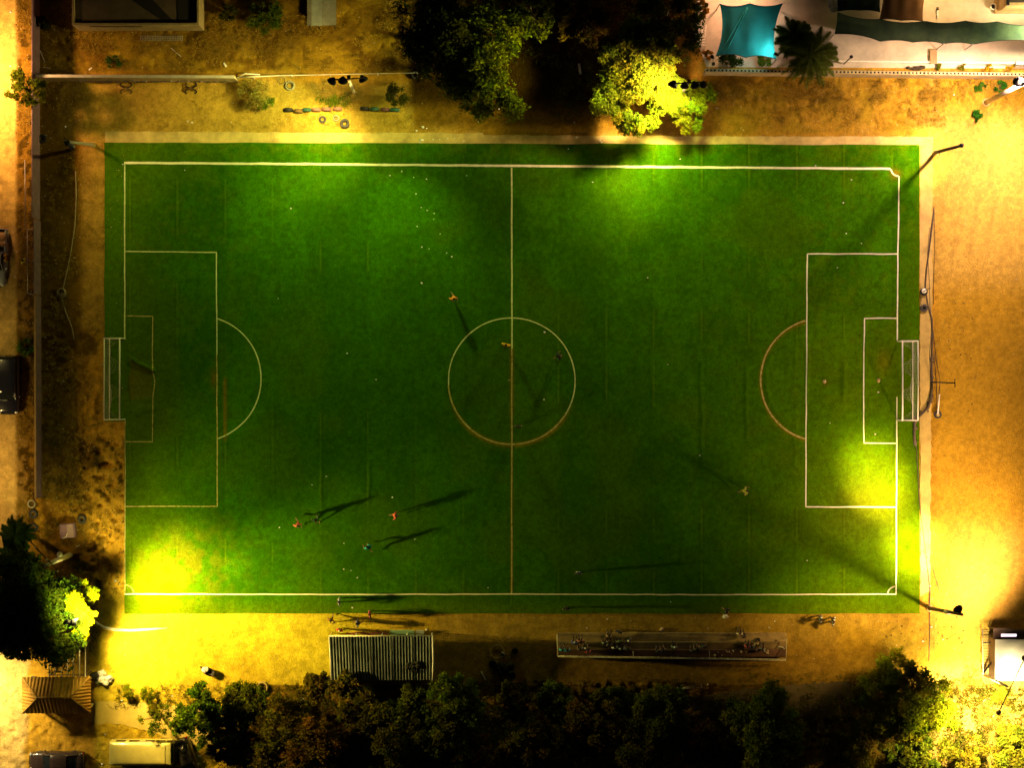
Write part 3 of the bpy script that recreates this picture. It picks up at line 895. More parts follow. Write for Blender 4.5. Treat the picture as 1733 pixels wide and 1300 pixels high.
def pebbles(name, regions, n, col, seed, label, s0=.02, s1=.07):
    r = np.random.default_rng(seed); tot = sum(w for *_, w in regions); V = []; F = []; T = []
    for (x0, x1, y0, y1, w) in regions:
        for _ in range(int(n * w / tot)):
            p = P(x0 + (x1 - x0) * r.random(), y0 + (y1 - y0) * r.random()); s = s0 + (s1 - s0) * r.random() ** 3
            n0 = len(V); a0 = r.random() * 6
            for z, q in ((-.02, 1), (s * .7, .65)):
                for k in range(4):
                    V.append((p.x + s * q * math.cos(a0 + k * PI / 2), p.y + s * q * math.sin(a0 + k * PI / 2) * .8, z))
            F += [(n0 + k, n0 + (k + 1) % 4, n0 + 4 + (k + 1) % 4, n0 + 4 + k) for k in range(4)] + [(n0 + 4, n0 + 5, n0 + 6, n0 + 7)]
            T += [np.array(col) * (.5 + r.random())] * 8
    o = np_mesh(name, np.array(V), np.array(F), LEAF, np.array(T)); tag(o, label, 'stones', kind='stuff')


pebbles('gravel', [(66, 210, 60, 1000, 3), (26, 56, 0, 890, 1.5), (70, 740, 0, 230, 2), (1200, 1733, 132, 240, 2), (1570, 1733, 240, 1150, 2), (170, 1560, 1040, 1160, 2)], 4200, (.5, .42, .25), 13, 'scattered small stones on the bare dirt')
pebbles('clods', [(140, 211, 740, 1000, 3), (1575, 1660, 500, 700, .5), (1560, 1640, 1040, 1110, .5), (1470, 1560, 1050, 1110, .5)], 700, (.16, .1, .03), 14, 'dark clods of earth on the trodden bank', .03, .11)

# ================================================================== METALS, PAINTS
BLACK = mat('black_metal', (.012, .012, .012), .6, .3, 4, .1, metal=.3)
GALV = mat('galvanised_steel', (.45, .42, .36), .45, .25, 5, .2, metal=.5)
WHITEP = mat('white_paint', (.78, .74, .62), .5, .12, 3, .15)
WOODP = mat('weathered_wood', (.42, .36, .27), .9, .3, 5, .6)
DARKWOOD = mat('dark_wood', (.10, .075, .045), .9, .3, 5, .6)
RUBBER = mat('rubber', (.022, .021, .02), .85, .4, 8, .4)
RUST = mat('rusty_steel', (.13, .07, .035), .85, .4, 6, .5)
CLOTHW = mat('white_cloth', (.75, .72, .65), .9, .15, 5, .4)
LENS = glow('lamp_glass', (1, .9, .6), 2.2)
LENSC = glow('cool_lamp_glass', (.85, .95, 1), 3)


def vec_rot(d):
    return Vector(d).normalized().to_track_quat('-Z', 'Y')


FIT = {0: (8.51, 0.882, 1.000, 0.202), 1: (0.906, 1.000, 0.713, 0.222), 2: (2.84, 0.819, 1.000, 0.180), 3: (0.00123, 1.000, 0.741, 0.223), 4: (7.96, 1.000, 0.771, 0.229), 
       5: (12.7, 1.000, 0.619, 0.217), 6: (9.41, 1.000, 0.794, 0.232), 7: (14.5, 0.819, 1.000, 0.183), 8: (8.36, 0.819, 1.000, 0.183), 9: (5.01, 1.000, 0.654, 0.248), 
       10: (6.21, 0.819, 1.000, 0.183), 11: (1.89, 1.000, 0.951, 0.223), 12: (24.3, 1.000, 0.619, 0.387), 13: (22.2, 1.000, 0.773, 0.223), 14: (4.08, 1.000, 0.885, 0.223), 
       15: (0.00123, 1.000, 0.741, 0.223), 16: (0.00123, 1.000, 0.740, 0.223), 17: (47.7, 1.000, 0.968, 0.220), 18: (23.1, 1.000, 0.619, 0.549), 19: (76, 1.000, 0.634, 0.479), 
       20: (149, 1.000, 0.810, 0.226), 21: (0.00225, 1.000, 0.741, 0.223), 22: (9.61, 1.000, 0.872, 0.215), 23: (7.49, 1.000, 0.921, 0.209), 24: (149, 1.000, 0.619, 0.208), 
       25: (97.5, 1.000, 0.619, 0.219), 26: (7.84, 1.000, 0.711, 0.223), 27: (22.8, 1.000, 0.624, 0.188), 28: (3.01, 1.000, 0.796, 0.223), 29: (46, 1.000, 0.780, 0.387), 
       30: (0.00123, 1.000, 0.737, 0.223), 31: (62, 1.000, 0.615, 0.366), 32: (0.0021, 1.000, 0.739, 0.223), 33: (0.00123, 1.000, 0.739, 0.223), 34: (2.11, 1.000, 0.923, 0.219), 
       35: (5, 1.000, 0.980, 0.350), 36: (0.00191, 1.000, 0.740, 0.223), 37: (54.4, 1.000, 0.619, 0.169), 38: (17.7, 1.000, 0.796, 0.223), 39: (39.2, 1.000, 0.902, 0.210), 
       40: (87.2, 1.000, 0.619, 0.195), 41: (0.00191, 1.000, 0.741, 0.223), 42: (12.8, 0.960, 1.000, 0.211), 43: (0.00191, 1.000, 0.740, 0.223), 44: (0.00285, 1.000, 0.741, 0.223), 
       45: (30.4, 1.000, 0.538, 0.220), 46: (21.4, 1.000, 0.801, 0.387), 47: (5.29, 1.000, 0.655, 0.210), 48: (0.652, 1.000, 0.761, 0.220), 49: (1, 0.450, 1.000, 1.000), 
       50: (2.33, 1.000, 0.595, 0.241), 51: (4.85, 1.000, 0.878, 0.493), 52: (3.11, 1.000, 0.497, 0.275), 53: (0.00123, 1.000, 0.740, 0.223), 54: (0.0679, 1.000, 0.923, 0.221), 
       55: (0.00574, 1.000, 0.740, 0.223), 56: (0.00123, 1.000, 0.740, 0.223)}
NL = [0]


def light(kind, pos, target, power, col, size=.25, angle=100, blend=.7, parent=None, name='lamp_light'):
    k = NL[0]; NL[0] += 1
    if k in FIT: power, col = FIT[k][0] * 1000, FIT[k][1:]
    size = max(size, .6)
    l = bpy.data.lights.new(name, kind); l.energy = power; l.color = col
    if kind == 'SPOT':
        l.spot_size = math.radians(angle); l.spot_blend = blend
    l.shadow_soft_size = size
    o = bpy.data.objects.new(name, l); C.objects.link(o)
    p = Vector(pos)
    if target is not None: o.rotation_mode = 'QUATERNION'; o.rotation_quaternion = vec_rot(Vector(target) - p)
    if parent is not None:
        o.parent = parent; p = p - root_loc(parent)
    o.location = p
    return o


KW = 1000.0
SC = 1.0  # overall lamp scale


def head(t, pos, target, power, col, angle=110, r=.34, blend=.75, lensmat=None, size=.2, shell=None):
    """bell shaped floodlight head: shell > glass, with its light just in front of the glass"""
    pos = Vector(pos); d = (Vector(target) - pos).normalized()
    q = (-d).to_track_quat('Z', 'Y').to_matrix()
    mb = MB(); mb.lathe(pos, [(r, -.02), (r, .04), (r * .85, .16), (r * .45, .34), (r * .3, .46), (0.001, .5)], 20, q)
    mb.lathe(pos, [(r * .96, -.02), (r * .96, .03)], 20, q)
    sh = mb.build('floodlight_head', shell or BLACK, t)
    g = MB(); g.lathe(pos, [(r * .94, .0), (0.001, .0)], 20, q)
    g.build('glass', lensmat or LENS, sh)
    if power > 0: light('SPOT', pos + d * .08, target, power * SC, col, size, angle, blend, parent=t)
    return sh


def pole_thing(label, base, top, h, r=(.16, .11), m=None, cat='light pole', name='floodlight_pole', group='floodlight poles', collar=True):
    b = P(*base); tp = P(*top, h)
    t = thing(name, label, cat, b, group)
    mb = MB(); mb.tube([b - Vector((0, 0, .1)), b.lerp(tp, .5), tp], [r[0], (r[0] + r[1]) / 2, r[1]], 12)
    mb.build('pole', m or WOODP, t)
    if collar:
        mb = MB(); mb.lathe(b, [(r[0] * 1.7, -.02), (r[0] * 1.7, .12), (r[0] * 1.2, .16)], 14); mb.build('footing', CONC, t)
    return t, b, tp


def crossarm(t, a, b, r=.06, m=None):
    mb = MB(); mb.tube([a, b], r, 8); o = mb.build('crossarm', m or BLACK, t); return o


WARM = (1.0, .74, .28); WARM2 = (1.0, .66, .20); TOPC = (1.0, .93, .50); COOL = (.85, .95, 1.0); SOD = (1.0, .60, .18)

# --- far touchline, left
t, b, tp = pole_thing('tall white floodlight post with three black heads above dry bushes by the far touchline', (599, 157), (590, 133), 8.6, (.15, .10), WHITEP)
crossarm(t, P(559, 135, 8.6), P(618, 131.5, 8.6))
head(t, P(561, 138, 8.3), P(430, 330), 34 * KW, TOPC, 125, .42)
head(t, P(580, 137, 8.3), P(560, 300), 44 * KW, TOPC, 120, .42)
head(t, P(615, 135, 8.3), P(720, 380), 30 * KW, TOPC, 120, .42)
light('SPOT', P(590, 135, 8.2), P(560, 200), 20 * KW, TOPC, .3, 120, 1, parent=t)
light('SPOT', P(590, 135, 8.2), P(470, 60), 6 * KW, TOPC, .3, 120, 1, parent=t)
light('SPOT', P(580, 137, 8.2), P(545, 245), 6 * KW, TOPC, .3, 62, 1, parent=t)
light('SPOT', P(561, 138, 8.2), P(230, 110), 6 * KW, TOPC, .3, 75, 1, parent=t)
light('SPOT', P(615, 135, 8.2), P(720, 520), 6 * KW, TOPC, .3, 60, 1, parent=t)
light('SPOT', P(561, 138, 8.2), P(450, 520), 6 * KW, TOPC, .3, 60, 1, parent=t)
mb = MB(); mb.box(P(590, 130, 8.75), (.3, .3, .3)); mb.build('junction_box', BLACK, t)
# --- far touchline, right
t, b, tp = pole_thing('floodlight post with its crossarm over the brightly lit small trees', (1151, 164), (1165, 140), 8.6, (.15, .10), WOODP)
crossarm(t, P(1134, 141.5, 8.6), P(1196, 138, 8.6))
head(t, P(1138, 144, 8.3), P(1040, 330), 40 * KW, TOPC, 120, .40)
head(t, P(1158, 146, 8.25), P(1130, 330), 36 * KW, TOPC, 110, .36)
head(t, P(1176, 145, 8.3), P(1250, 330), 26 * KW, TOPC, 115, .40)
head(t, P(1190, 144, 8.3), P(1170, 300), 0, TOPC, 115, .36, lensmat=LENS)
light('SPOT', P(1150, 140, 8.3), P(1085, 160, 3), 26 * KW, TOPC, .2, 110, 1, parent=t)
light('SPOT', P(1138, 144, 8.2), P(1085, 275), 6 * KW, TOPC, .3, 50, 1, parent=t)
light('SPOT', P(1134, 146, 8.3), P(980, 560), 6 * KW, TOPC, .3, 60, 1, parent=t)
light('SPOT', P(1190, 144, 8.3), P(1280, 540), 6 * KW, TOPC, .3, 60, 1, parent=t)
light('SPOT', P(1134, 146, 8.3), P(1090, 158, 5.5), 6 * KW, TOPC, .2, 75, 1, parent=t)
light('SPOT', P(1134, 146, 8.6), P(850, 110, 4.5), 6 * KW, TOPC, .2, 50, 1, parent=t)
mb = MB(); mb.box(P(1166, 137, 8.75), (.3, .3, .3)); mb.build('junction_box', BLACK, t)
# --- upper right, by the corner of the pitch (unlit, leaning)
t, b, tp = pole_thing('leaning dark wooden pole by the upper right corner of the pitch', (1583, 258), (1627, 246), 10.5, (.17, .12), DARKWOOD, 'pole', 'wooden_pole')
mb = MB(); mb.tube([tp, tp + Vector((0, 0, .35))], [.2, .16], 10); mb.build('pole_cap', BLACK, t)
mb = MB(); mb.tube([P(1586, 268, 0), P(1590, 264, .3), P(1590, 258, 2.5)], .03, 6); mb.build('cable', BLACK, t)
# --- upper right off the pitch: the white pole whose lamp lights the sand
t, b, tp = pole_thing('thick white topped pole leaning out to the right edge with a black lamp', (1669, 173), (1735, 139), 14, (.22, .18), mat('white_pole', (.62, .56, .42), .6, .25, 2, .3), 'light pole')
head(t, P(1724, 138, 13.4), P(1690, 330), 150 * KW, WARM, 125, .5)
light('SPOT', P(1735, 132, 13.8), P(1560, 300), 60 * KW, WARM, .25, 110, 1, parent=t)
light('SPOT', P(1735, 132, 13.8), P(1550, 272), 20 * KW, WARM, .25, 24, 1, parent=t)
light('SPOT', P(1735, 132, 13.8), P(1680, 560), 20 * KW, WARM, .25, 60, 1, parent=t)
light('SPOT', P(1735, 132, 13.8), P(1530, 175), 20 * KW, WARM, .25, 45, 1, parent=t)
# --- lower right corner of the pitch
t, b, tp = pole_thing('dark pole with one flood lamp by the lower right corner of the pitch', (1573, 1030), (1628, 1040.5), 12, (.18, .12), DARKWOOD, 'light pole')
mb = MB(); mb.tube([P(1627, 1040, 12), P(1622, 1034, 12.2)], .05, 6); mb.build('bracket', GALV, t)
head(t, P(1621, 1031, 12.2), P(1488, 826), 130 * KW, WARM, 46, .42, blend=1)
light('SPOT', P(1621, 1031, 12.1), P(1486, 815), 40 * KW, WARM, .3, 26, 1, parent=t)
light('SPOT', P(1621, 1031, 12.1), P(1545, 925), 20 * KW, WARM, .3, 30, 1, parent=t)
light('SPOT', P(1621, 1031, 12.1), P(1540, 990), 20 * KW, WARM, .3, 22, 1, parent=t)
light('SPOT', P(1621, 1031, 12.1), P(1400, 1062), 20 * KW, WARM, .3, 50, 1, parent=t)
light('SPOT', P(1621, 1031, 12.1), P(1560, 640), 20 * KW, WARM, .3, 50, 1, parent=t)
mb = MB(); mb.tube([P(1600, 1035.6, 6.5), P(1606, 1036.7, 7.6)], .19, 10); mb.build('band', WHITEP, t)
# --- lower right, over the hut
t, b, tp = pole_thing('pale pole by the white roofed hut carrying a long thin crossarm', (1663, 1141), (1705, 1163), 8.6, (.15, .10), WHITEP, 'light pole')
crossarm(t, P(1690, 1207, 8.7), P(1734, 1115, 8.7), .05)
head(t, P(1690, 1207, 8.6), P(1640, 1240), 55 * KW, WARM, 140, .22)
head(t, P(1734, 1114, 8.6), P(1690, 1030), 75 * KW, WARM, 140, .26)
light('SPOT', P(1734, 1108, 8.8), P(1560, 880), 90 * KW, WARM, .75, 95, 1, parent=t)
light('SPOT', P(1690, 1205, 8.8), P(1540, 880), 90 * KW, WARM, 1.0, 80, 1, parent=t)
light('SPOT', P(1712, 1160, 8.8), P(1712, 1110), 20 * KW, WARM, .2, 150, 1, parent=t)
# --- right, T shaped pole behind the goal
t, b, tp = pole_thing('thin T shaped pole standing on the sand behind the right goal', (1577, 646.5), (1616, 648.5), 9.4, (.07, .055), BLACK, 'pole', 't_pole', collar=False)
crossarm(t, P(1616, 641, 9.4), P(1616, 656, 9.4), .04)
# --- upper left
t, b, tp = pole_thing('wooden floodlight pole in the upper left corner between wall and pitch', (157, 245), (110, 239), 11, (.16, .11), WOODP)
crossarm(t, P(108, 232, 10.8), P(122, 252, 10.8), .05)
head(t, P(122, 249, 10.7), P(330, 420), 9 * KW, TOPC, 120, .3, shell=GALV)
head(t, P(114, 242, 10.7), P(260, 300), 0, TOPC, 120, .26)
# --- lower left, crossarmed pole
t, b, tp = pole_thing('thick pale wooden pole with dark crossarm rising over the big tree on the left', (118, 940), (74, 958.5), 10.2, (.26, .16), mat('pale_pole', (.50, .42, .26), .8, .3, 3, .5), collar=False)
crossarm(t, P(52, 918, 10), P(103, 972, 10), .05)
head(t, P(101, 939, 6.2), P(118, 930), 0, TOPC, 120, .26, shell=GALV)
for k, (x, y) in enumerate(((60, 926), (80, 948), (98, 967))):
    mb = MB(); mb.lathe(P(x, y, 10), [(.09, .05), (.11, .2), (.05, .3)], 10); mb.build('insulator', GALV, t)
# --- lower left corner floodlight in the small tree
t, b, tp = pole_thing('floodlight post hidden in the blazing small tree at the lower left corner of the pitch', (157, 1033), (122, 1053), 8.8, (.14, .10), DARKWOOD)
crossarm(t, P(113, 1053, 8.8), P(128, 1051, 8.8), .05)
head(t, P(115, 1053, 8.7), P(330, 1000), 0, WARM, 120, .24)
light('SPOT', P(133, 1050, 8.9), P(140, 1028, 5.5), 1, WARM, .35, 130, 1, parent=t)
head(t, P(125, 1054, 8.7), P(290, 970), 120 * KW, (1, .80, .22), 100, .32, blend=.8)
light('SPOT', P(128, 1052, 8.6), P(330, 1120), 95 * KW, (1, .80, .22), .2, 105, .9, parent=t)
light('SPOT', P(128, 1047, 8.9), P(136, 1040, 4), 9 * KW, (1, .95, .55), .15, 120, 1, parent=t)
light('SPOT', P(128, 1052, 8.6), P(640, 1000), 60 * KW, (1, .80, .30), .2, 60, 1, parent=t)
light('SPOT', P(128, 1052, 8.6), P(285, 975), 60 * KW, (1, .80, .30), .2, 44, 1, parent=t)
light('SPOT', P(128, 1052, 8.6), P(305, 1098), 60 * KW, (1, .80, .30), .2, 52, 1, parent=t)
light('SPOT', P(134, 1048, 8.8), P(400, 850), 20 * KW, (1, .80, .30), .2, 70, 1, parent=t)
light('SPOT', P(134, 1051, 8.6), P(228, 1040), 60 * KW, (1, .80, .30), .2, 50, 1, parent=t)
light('SPOT', P(128, 1052, 8.6), P(460, 930), 60 * KW, (1, .80, .30), .2, 36, 1, parent=t)


# --- street lamps of the road on the left, just outside the picture
def street_lamp(label, px, py, h, power, col, tx, ty, ang=150):
    b = P(px, py); t = thing('street_lamp', label, 'street lamp', b, 'street lamps along the road')
    mb = MB(); mb.tube([b, b + Vector((0, 0, h)), b + Vector((.9, 0, h + .4))], [.1, .07, .05], 10); mb.build('pole', GALV, t)
    head(t, b + Vector((.9, 0, h + .3)), P(tx, ty), power, col, ang, .3, 1)
    return t


street_lamp('street lamp lighting the upper stretch of the road on the left', -75, 130, 8.5, 85 * KW, WARM2, -20, 150, 128)
street_lamp('street lamp lighting the road beside the hip roofed hut', -78, 1112, 7, 150 * KW, WARM, -22, 1205, 105)
street_lamp('street lamp lighting the middle stretch of the road', -110, 800, 8, 26 * KW, SOD, -10, 800)


street_lamp('added unseen street lamp for the road beside the parked black van', -48, 588, 7, 26 * KW, SOD, 5, 575)  # extra off-frame lamp added to brighten this stretch of road


def yard_lamp(label, px, py, h, power, col, tx, ty, tz=0, ang=160, r=.16, lm=None):
    b = P(px, py); t = thing('yard_lamp', label, 'lamp', b, 'courtyard lamps')
    mb = MB(); mb.tube([b, b + Vector((0, 0, h))], [.05, .04], 8); mb.build('post', BLACK, t)
    head(t, b + Vector((0, 0, h)), P(tx, ty, tz), power, col, ang, r, 1, lensmat=lm)
    return t


yard_lamp('small lamp glaring on the turquoise sail at its lower right corner', 1303, 101, 3.5, 2.6 * KW, (.75, 1, 1), 1288, 78, 2.6, 150, .14, LENSC)
yard_lamp('courtyard lamp at the top edge flooding the orange paving', 1588, -14, 5, 16 * KW, (1, .80, .45), 1595, 8)
yard_lamp('courtyard lamp by the right edge flooding the pale wall strip', 1742, 64, 5, 34 * KW, (1, .93, .75), 1715, 80)
yard_lamp('courtyard lamp behind the left shade sail', 1250, -22, 4.5, 3.5 * KW, (1, .75, .5), 1225, 10)
yard_lamp('tiny orange lamp at the lower left corner of the courtyard', 1203, 98, 1.0, .12 * KW, (1, .5, .15), 1193, 80)
yard_lamp('small courtyard lamp lighting the paving right of the tall palm', 1428, 108, 4, 4 * KW, (1, .80, .5), 1450, 90)
yard_lamp('small white lamp at the foot of the courtyard wall', 1206, 110, .8, .03 * KW, (1, .8, .6), 1206, 112)
yard_lamp('lamp on the orange building in the top right corner', 1690, -22, 4.5, 7 * KW, (1, .62, .2), 1672, 12)

# ================================================================== WALLS AND FENCES
WALLP = mat('purple_grey_plaster', (.20, .115, .15), .9, .3, 1.5, .5, 9)


def wall(name, label, a, b, h, th, m, cap=None, cat='wall', z0=-.1, step=24):
    """a,b survey base points"""
    A = P(*a); B = P(*b); d = (B - A); L = d.length; d.normalize(); n = Vector((-d.y, d.x, 0))
    t = thing(name, label, cat, A)
    mb = MB()
    k = max(2, int(L / 1.2))

    def f(u, v, s):
        p = A + d * (L * u) + n * (s * th / 2)
        return p + Vector((0, 0, z0 + (h - z0) * v))
    top = []
    for s in (-1, 1): mb.grid(lambda u, v: f(u, v, s), k, 4, False)
    mb.grid(lambda u, v: A + d * (L * u) + n * ((v - .5) * th) + Vector((0, 0, h)), k, 1, False)
    for u in (0, 1): mb.grid(lambda p, q: A + d * (L * u) + n * ((p - .5) * th) + Vector((0, 0, z0 + (h - z0) * q)), 1, 1, False)
    mb.build('wall_panel', m, t)
    if cap is not None:
        c = MB(); c.box((A + B) / 2 + Vector((0, 0, h + .035)), (L, th + .08, .06), math.atan2(d.y, d.x)); c.build('coping', cap, t)
    return t


CAP = mat('wall_coping', (.46, .34, .19), .9, .25, 2, .4)
wall('boundary_wall', 'long purple grey boundary wall along the left road, upper stretch', (67, -60), (67, 372), 2.9, .07, WALLP, None)
wall('boundary_wall', 'middle stretch of the left boundary wall behind the thin metal frame', (68, 374), (68.5, 500), 2.5, .07, WALLP, None)
wall('boundary_wall', 'lower stretch of the left boundary wall with a pale coping, beside the black van', (69, 502), (70, 842), 2.2, .08, WALLP, mat('tan_coping', (.26, .17, .07), .9, .25, 2, .4))
wall('graffiti_wall', 'pale wall with blurred grey blue graffiti at the upper left, facing the pitch', (72, 136), (404, 137.5), 2.7, .18,
     mat('pale_plaster', (.50, .40, .19), .9, .25, 1.2, .4), mat('thin_coping', (.5, .45, .36), .9, .2, 2, .3))
gw = MB()
r_ = random.Random(5)
for k in range(17):   # overlapping painted letters and swirls, low on the face
    x0 = 135 + k * 15.2; pts = []
    A0 = P(x0, 137.2); y = A0.y - .115
    for q in range(7): pts.append(Vector((A0.x + .10 * q + r_.uniform(-.08, .08), y, .35 + .55 * r_.random() + .35 * math.sin(q * 1.7 + k))))
    gw.tube(pts, .055, 5)
gobj = gw.build('graffiti', mat('graffiti_paint', (.17, .17, .22), .7, .6, 2.2, .1, col2=(.30, .24, .26)), [o for o in C.objects if o.name.startswith('graffiti_wall')][0])

# perforated wall at the top right
tw = thing('perforated_wall', 'long sand coloured wall with a row of small square holes below the courtyard', 'wall', P(1192, 124))
A = P(1190, 124.5); B = P(1800, 132.5); d = (B - A).normalized(); L = (B - A).length; ang = math.atan2(d.y, d.x); nrm = Vector((-d.y, d.x, 0))
PWM = mat('sand_plaster', (.52, .42, .22), .9, .2, 1.4, .4)
mb = MB(); mb.box(A + d * L / 2 + Vector((0, 0, .95)), (L, .30, 2.1), ang); mb.build('wall_panel', PWM, tw)
mb = MB(); mb.box(A + d * L / 2 + Vector((0, 0, 2.01)), (L, .16, .03), ang); mb.build('dark_groove', BLACK, tw)
mb = MB()
n = int(L / .34)
for k in range(n + 1): mb.box(A + d * (k * .34) + Vector((0, 0, 2.07)), (.17, .165, .14), ang)
mb.build('block_row', PWM, tw)
for sgn in (-1, 1):
    mb = MB(); mb.box(A + d * L / 2 + nrm * (sgn * .115) + Vector((0, 0, 2.06)), (L, .06, .11), ang); mb.build('coping', PWM, tw)

# courtyard back wall / step
wall('low_wall', 'low white edging wall inside the courtyard, parallel to the perforated wall', (1418, 104), (1790, 108), .35, .14, WHITEP, None)
wall('low_wall', 'short grey wall stub at the right edge of the courtyard', (1716, 108), (1790, 108.5), .7, .35, mat('grey_block', (.4, .42, .42), .9, .2, 2, .4))

# pipe rail fence continuing the graffiti wall
tf = thing('pipe_fence', 'low white pipe fence running right from the graffiti wall to the dry bushes', 'fence', P(405, 134))
mb = MB(); mb.tube([P(404, 131, .9), P(432, 129.5, .95), P(470, 127.5, .95), P(520, 126.5, .9), P(700, 123, .6), P(735, 122, .5)], [.06, .06, .05, .035, .02, .02], 8); mb.build('rail', WHITEP, tf)
for x, y in ((405, 134), (431, 133), (495, 130), (560, 129), (640, 127)):
    mb = MB(); p = P(x, y); mb.tube([p, p + Vector((0, .03, 1.0))], .045, 8); mb.build('post', WHITEP, tf)
mb = MB(); mb.tube([P(398, 134, .5), P(415, 124, .75), P(440, 126, .6)], .06, 8); mb.build('bent_pipe', WHITEP, tf)

# metal gate leaf outside the left wall
tg = thing('metal_frame', 'thin pale rectangular metal frame leaning on the outside of the left wall', 'frame', P(50, 440))
fz = 1.6
for nm, a, bb in (('side_bar', (46, 387), (46.5, 496)), ('end_bar', (46, 387), (57, 389)), ('end_bar', (46.5, 496), (57, 499)), ('side_bar', (42, 270), (43, 386))):
    mb = MB(); mb.tube([P(*a, fz), P(*bb, fz + .2)], .035, 6); mb.build(nm, GALV, tg)
for x, y in ((46, 387), (46.4, 440), (46.5, 496)):
    mb = MB(); p = P(x, y, fz); mb.tube([Vector((p.x, p.y, 0)), p], .03, 6); mb.build('leg', GALV, tg)

# hanging rope / cable across the left strip
tr_ = thing('hose', 'long pale curved hose lying on the dirt left of the pitch', 'hose', P(120, 400))
mb = MB(); pts = [(128, 288), (129, 330), (127, 380), (121, 420), (114, 455), (107, 488), (103, 500), (112, 530), (122, 555), (126, 575)]
mb.tube([P(x, y, .08) for x, y in pts], .05, 6); mb.build('hose_line', mat('pale_hose', (.30, .24, .12), .8, .3, 3, .3), tr_)
mb = MB()
for k in range(4): mb.torus(P(104, 496 - k * .8, .12 + k * .05), .42 - .05 * k, .035, n=24, m=6)
mb.build('hose_coil', mat('pale_hose', (.30, .24, .12)), tr_)

# ================================================================== GOALS
GOALW = mat('goal_white', (.80, .76, .62), .45, .12, 4, .15)


def net_sheet(mb, f, nu, nv, r=.009):
    for i in range(nu + 1):
        mb.tube([f(i / nu, j / 10) for j in range(11)], r, 3, False)
    for j in range(nv + 1):
        mb.tube([f(i / 24, j / nv) for i in range(25)], r, 3, False)


def goal(label, px, py0, py1, s, seed):
    """s=+1: net towards +x"""
    h = 2.4; dep = 1.38
    a = P(px, py0); b = P(px, py1); A = Vector((a.x, a.y, TZ)); B = Vector((b.x, b.y, TZ))
    t = thing('football_goal', label, 'goal', (A + B) / 2, 'football goals')
    r = .065
    for p in (A, B):
        mb = MB(); mb.tube([p, p + Vector((0, 0, h))], r, 12); mb.build('post', GOALW, t)
    U = Vector((0, 0, h))
    mb = MB(); mb.tube([A + U, B + U], r, 12); mb.build('crossbar', GOALW, t)
    X = Vector((s * dep, 0, 0))
    for p in (A, B):
        mb = MB(); mb.tube([p + U, p + U + X], .045, 8); mb.build('top_side_bar', GOALW, t)
        mb = MB(); mb.tube([p + U + X, p + X * 1.0], .045, 8); mb.build('back_upright', GOALW, t)
        mb = MB(); mb.tube([p + Vector((0, 0, .05)), p + X + Vector((0, 0, .05))], .045, 8); mb.build('ground_side_bar', GOALW, t)
    mb = MB(); mb.tube([A + U + X, B + U + X], .05, 8); mb.build('back_top_bar', GOALW, t)
    mb = MB(); mb.tube([A + X + Vector((0, 0, .05)), B + X + Vector((0, 0, .05))], .05, 8); mb.build('back_ground_bar', GOALW, t)
    mb = MB(); rr = random.Random(seed)

    def back(u, v):
        p = (A + X).lerp(B + X, u); sag = (.28 + .18 * math.sin(u * 9 + seed)) * math.sin(PI * v) * abs(math.sin(PI * u)) ** .5
        return p + Vector((-s * sag, 0, h * v))
    net_sheet(mb, back, 30, 9)
    for p in (A, B):
        net_sheet(mb, lambda u, v, p=p: p + X * u + Vector((0, 0, h * v * (1 - .04 * math.sin(PI * u)))), 7, 12)

    def roofn(u, v):
        p = A.lerp(B, u); k = .15 + .85 * (.5 + .5 * math.cos(u * 6 * PI)) * (1 if 0.02 < u < .98 else 1)
        w = 1 - (1 - k) * .95
        return p + U + X * (1 - v * w) + Vector((0, 0, -.18 * math.sin(PI * v)))
    net_sheet(mb, roofn, 34, 4)
    mb.build('net', mat('net_cord', (.40, .38, .30), .8, .2, 8, 0), t)
    return t


goal('white football goal at the left end of the pitch', 211.5, 573.5, 710, -1, 1)
goal('white football goal at the right end of the pitch with a heavy hanging net', 1518.5, 578, 711, 1, 2)

# ================================================================== DUGOUT
def roof_grid(mb, p00, p10, p11, p01, nu, nv, amp=0.0, cyc=0, along='u', thick=.0):
    def f(u, v):
        p = p00.lerp(p10, u).lerp(p01.lerp(p11, u), v)
        q = u if along == 'u' else v
        return p + Vector((0, 0, amp * math.sin(2 * PI * q * cyc)))
    mb.grid(f, nu, nv, False)


td = thing('dugout', 'team dugout with a dark corrugated sheet roof behind the near touchline', 'dugout', P(645, 1110))
h0, h1 = 2.5, 2.15
mb = MB()
roof_grid(mb, P(557.5, 1078, h0), P(731, 1078, h0), P(731.5, 1151.5, h1), P(561, 1151.5, h1), 34 * 8, 3, .03, 34)
rfo = mb.build('corrugated_roof', striped('corrugated_sheet', (.05, .06, .045), (.15, .17, .13), 0, .273, .5, .2, .3, .45), td)
for k_ in range(1, 5):
    xx = 557.5 + 173.5 * k_ / 5 + 1.2
    mb = MB(); mb.tube([P(xx, 1078.5, h0 + .055), P(xx + .4, 1151, h1 + .055)], .022, 5); mb.build('sheet_overlap', mat('sheet_edge', (.06, .065, .05), .7, .3, 3, .1), rfo)
mb = MB()
for q_ in range(26):
    r9 = random.Random(q_ + 70); mb.blob(P(688 + r9.random() * 24, 1122 + r9.random() * 15, 2.34), .07 + .10 * r9.random(), q_, .6, (1.3, 1, .5), 1)
mb.build('leaf_litter', mat('dead_leaves', (.02, .02, .012), .95, .4, 6, .4), rfo)
mb = MB(); mb.tube([P(557, 1077, h0 - .02), P(731.5, 1077, h0 - .02)], .06, 8); mb.build('front_beam', mat('yellow_white_paint', (.72, .66, .40), .5, .15, 3, .1), td)
mb = MB(); mb.tube([P(731.7, 1076, h0 - .02), P(733.2, 1120, h0 - .15), P(731.8, 1152, h1 - .02)], .06, 8); mb.build('side_beam', WHITEP, td)
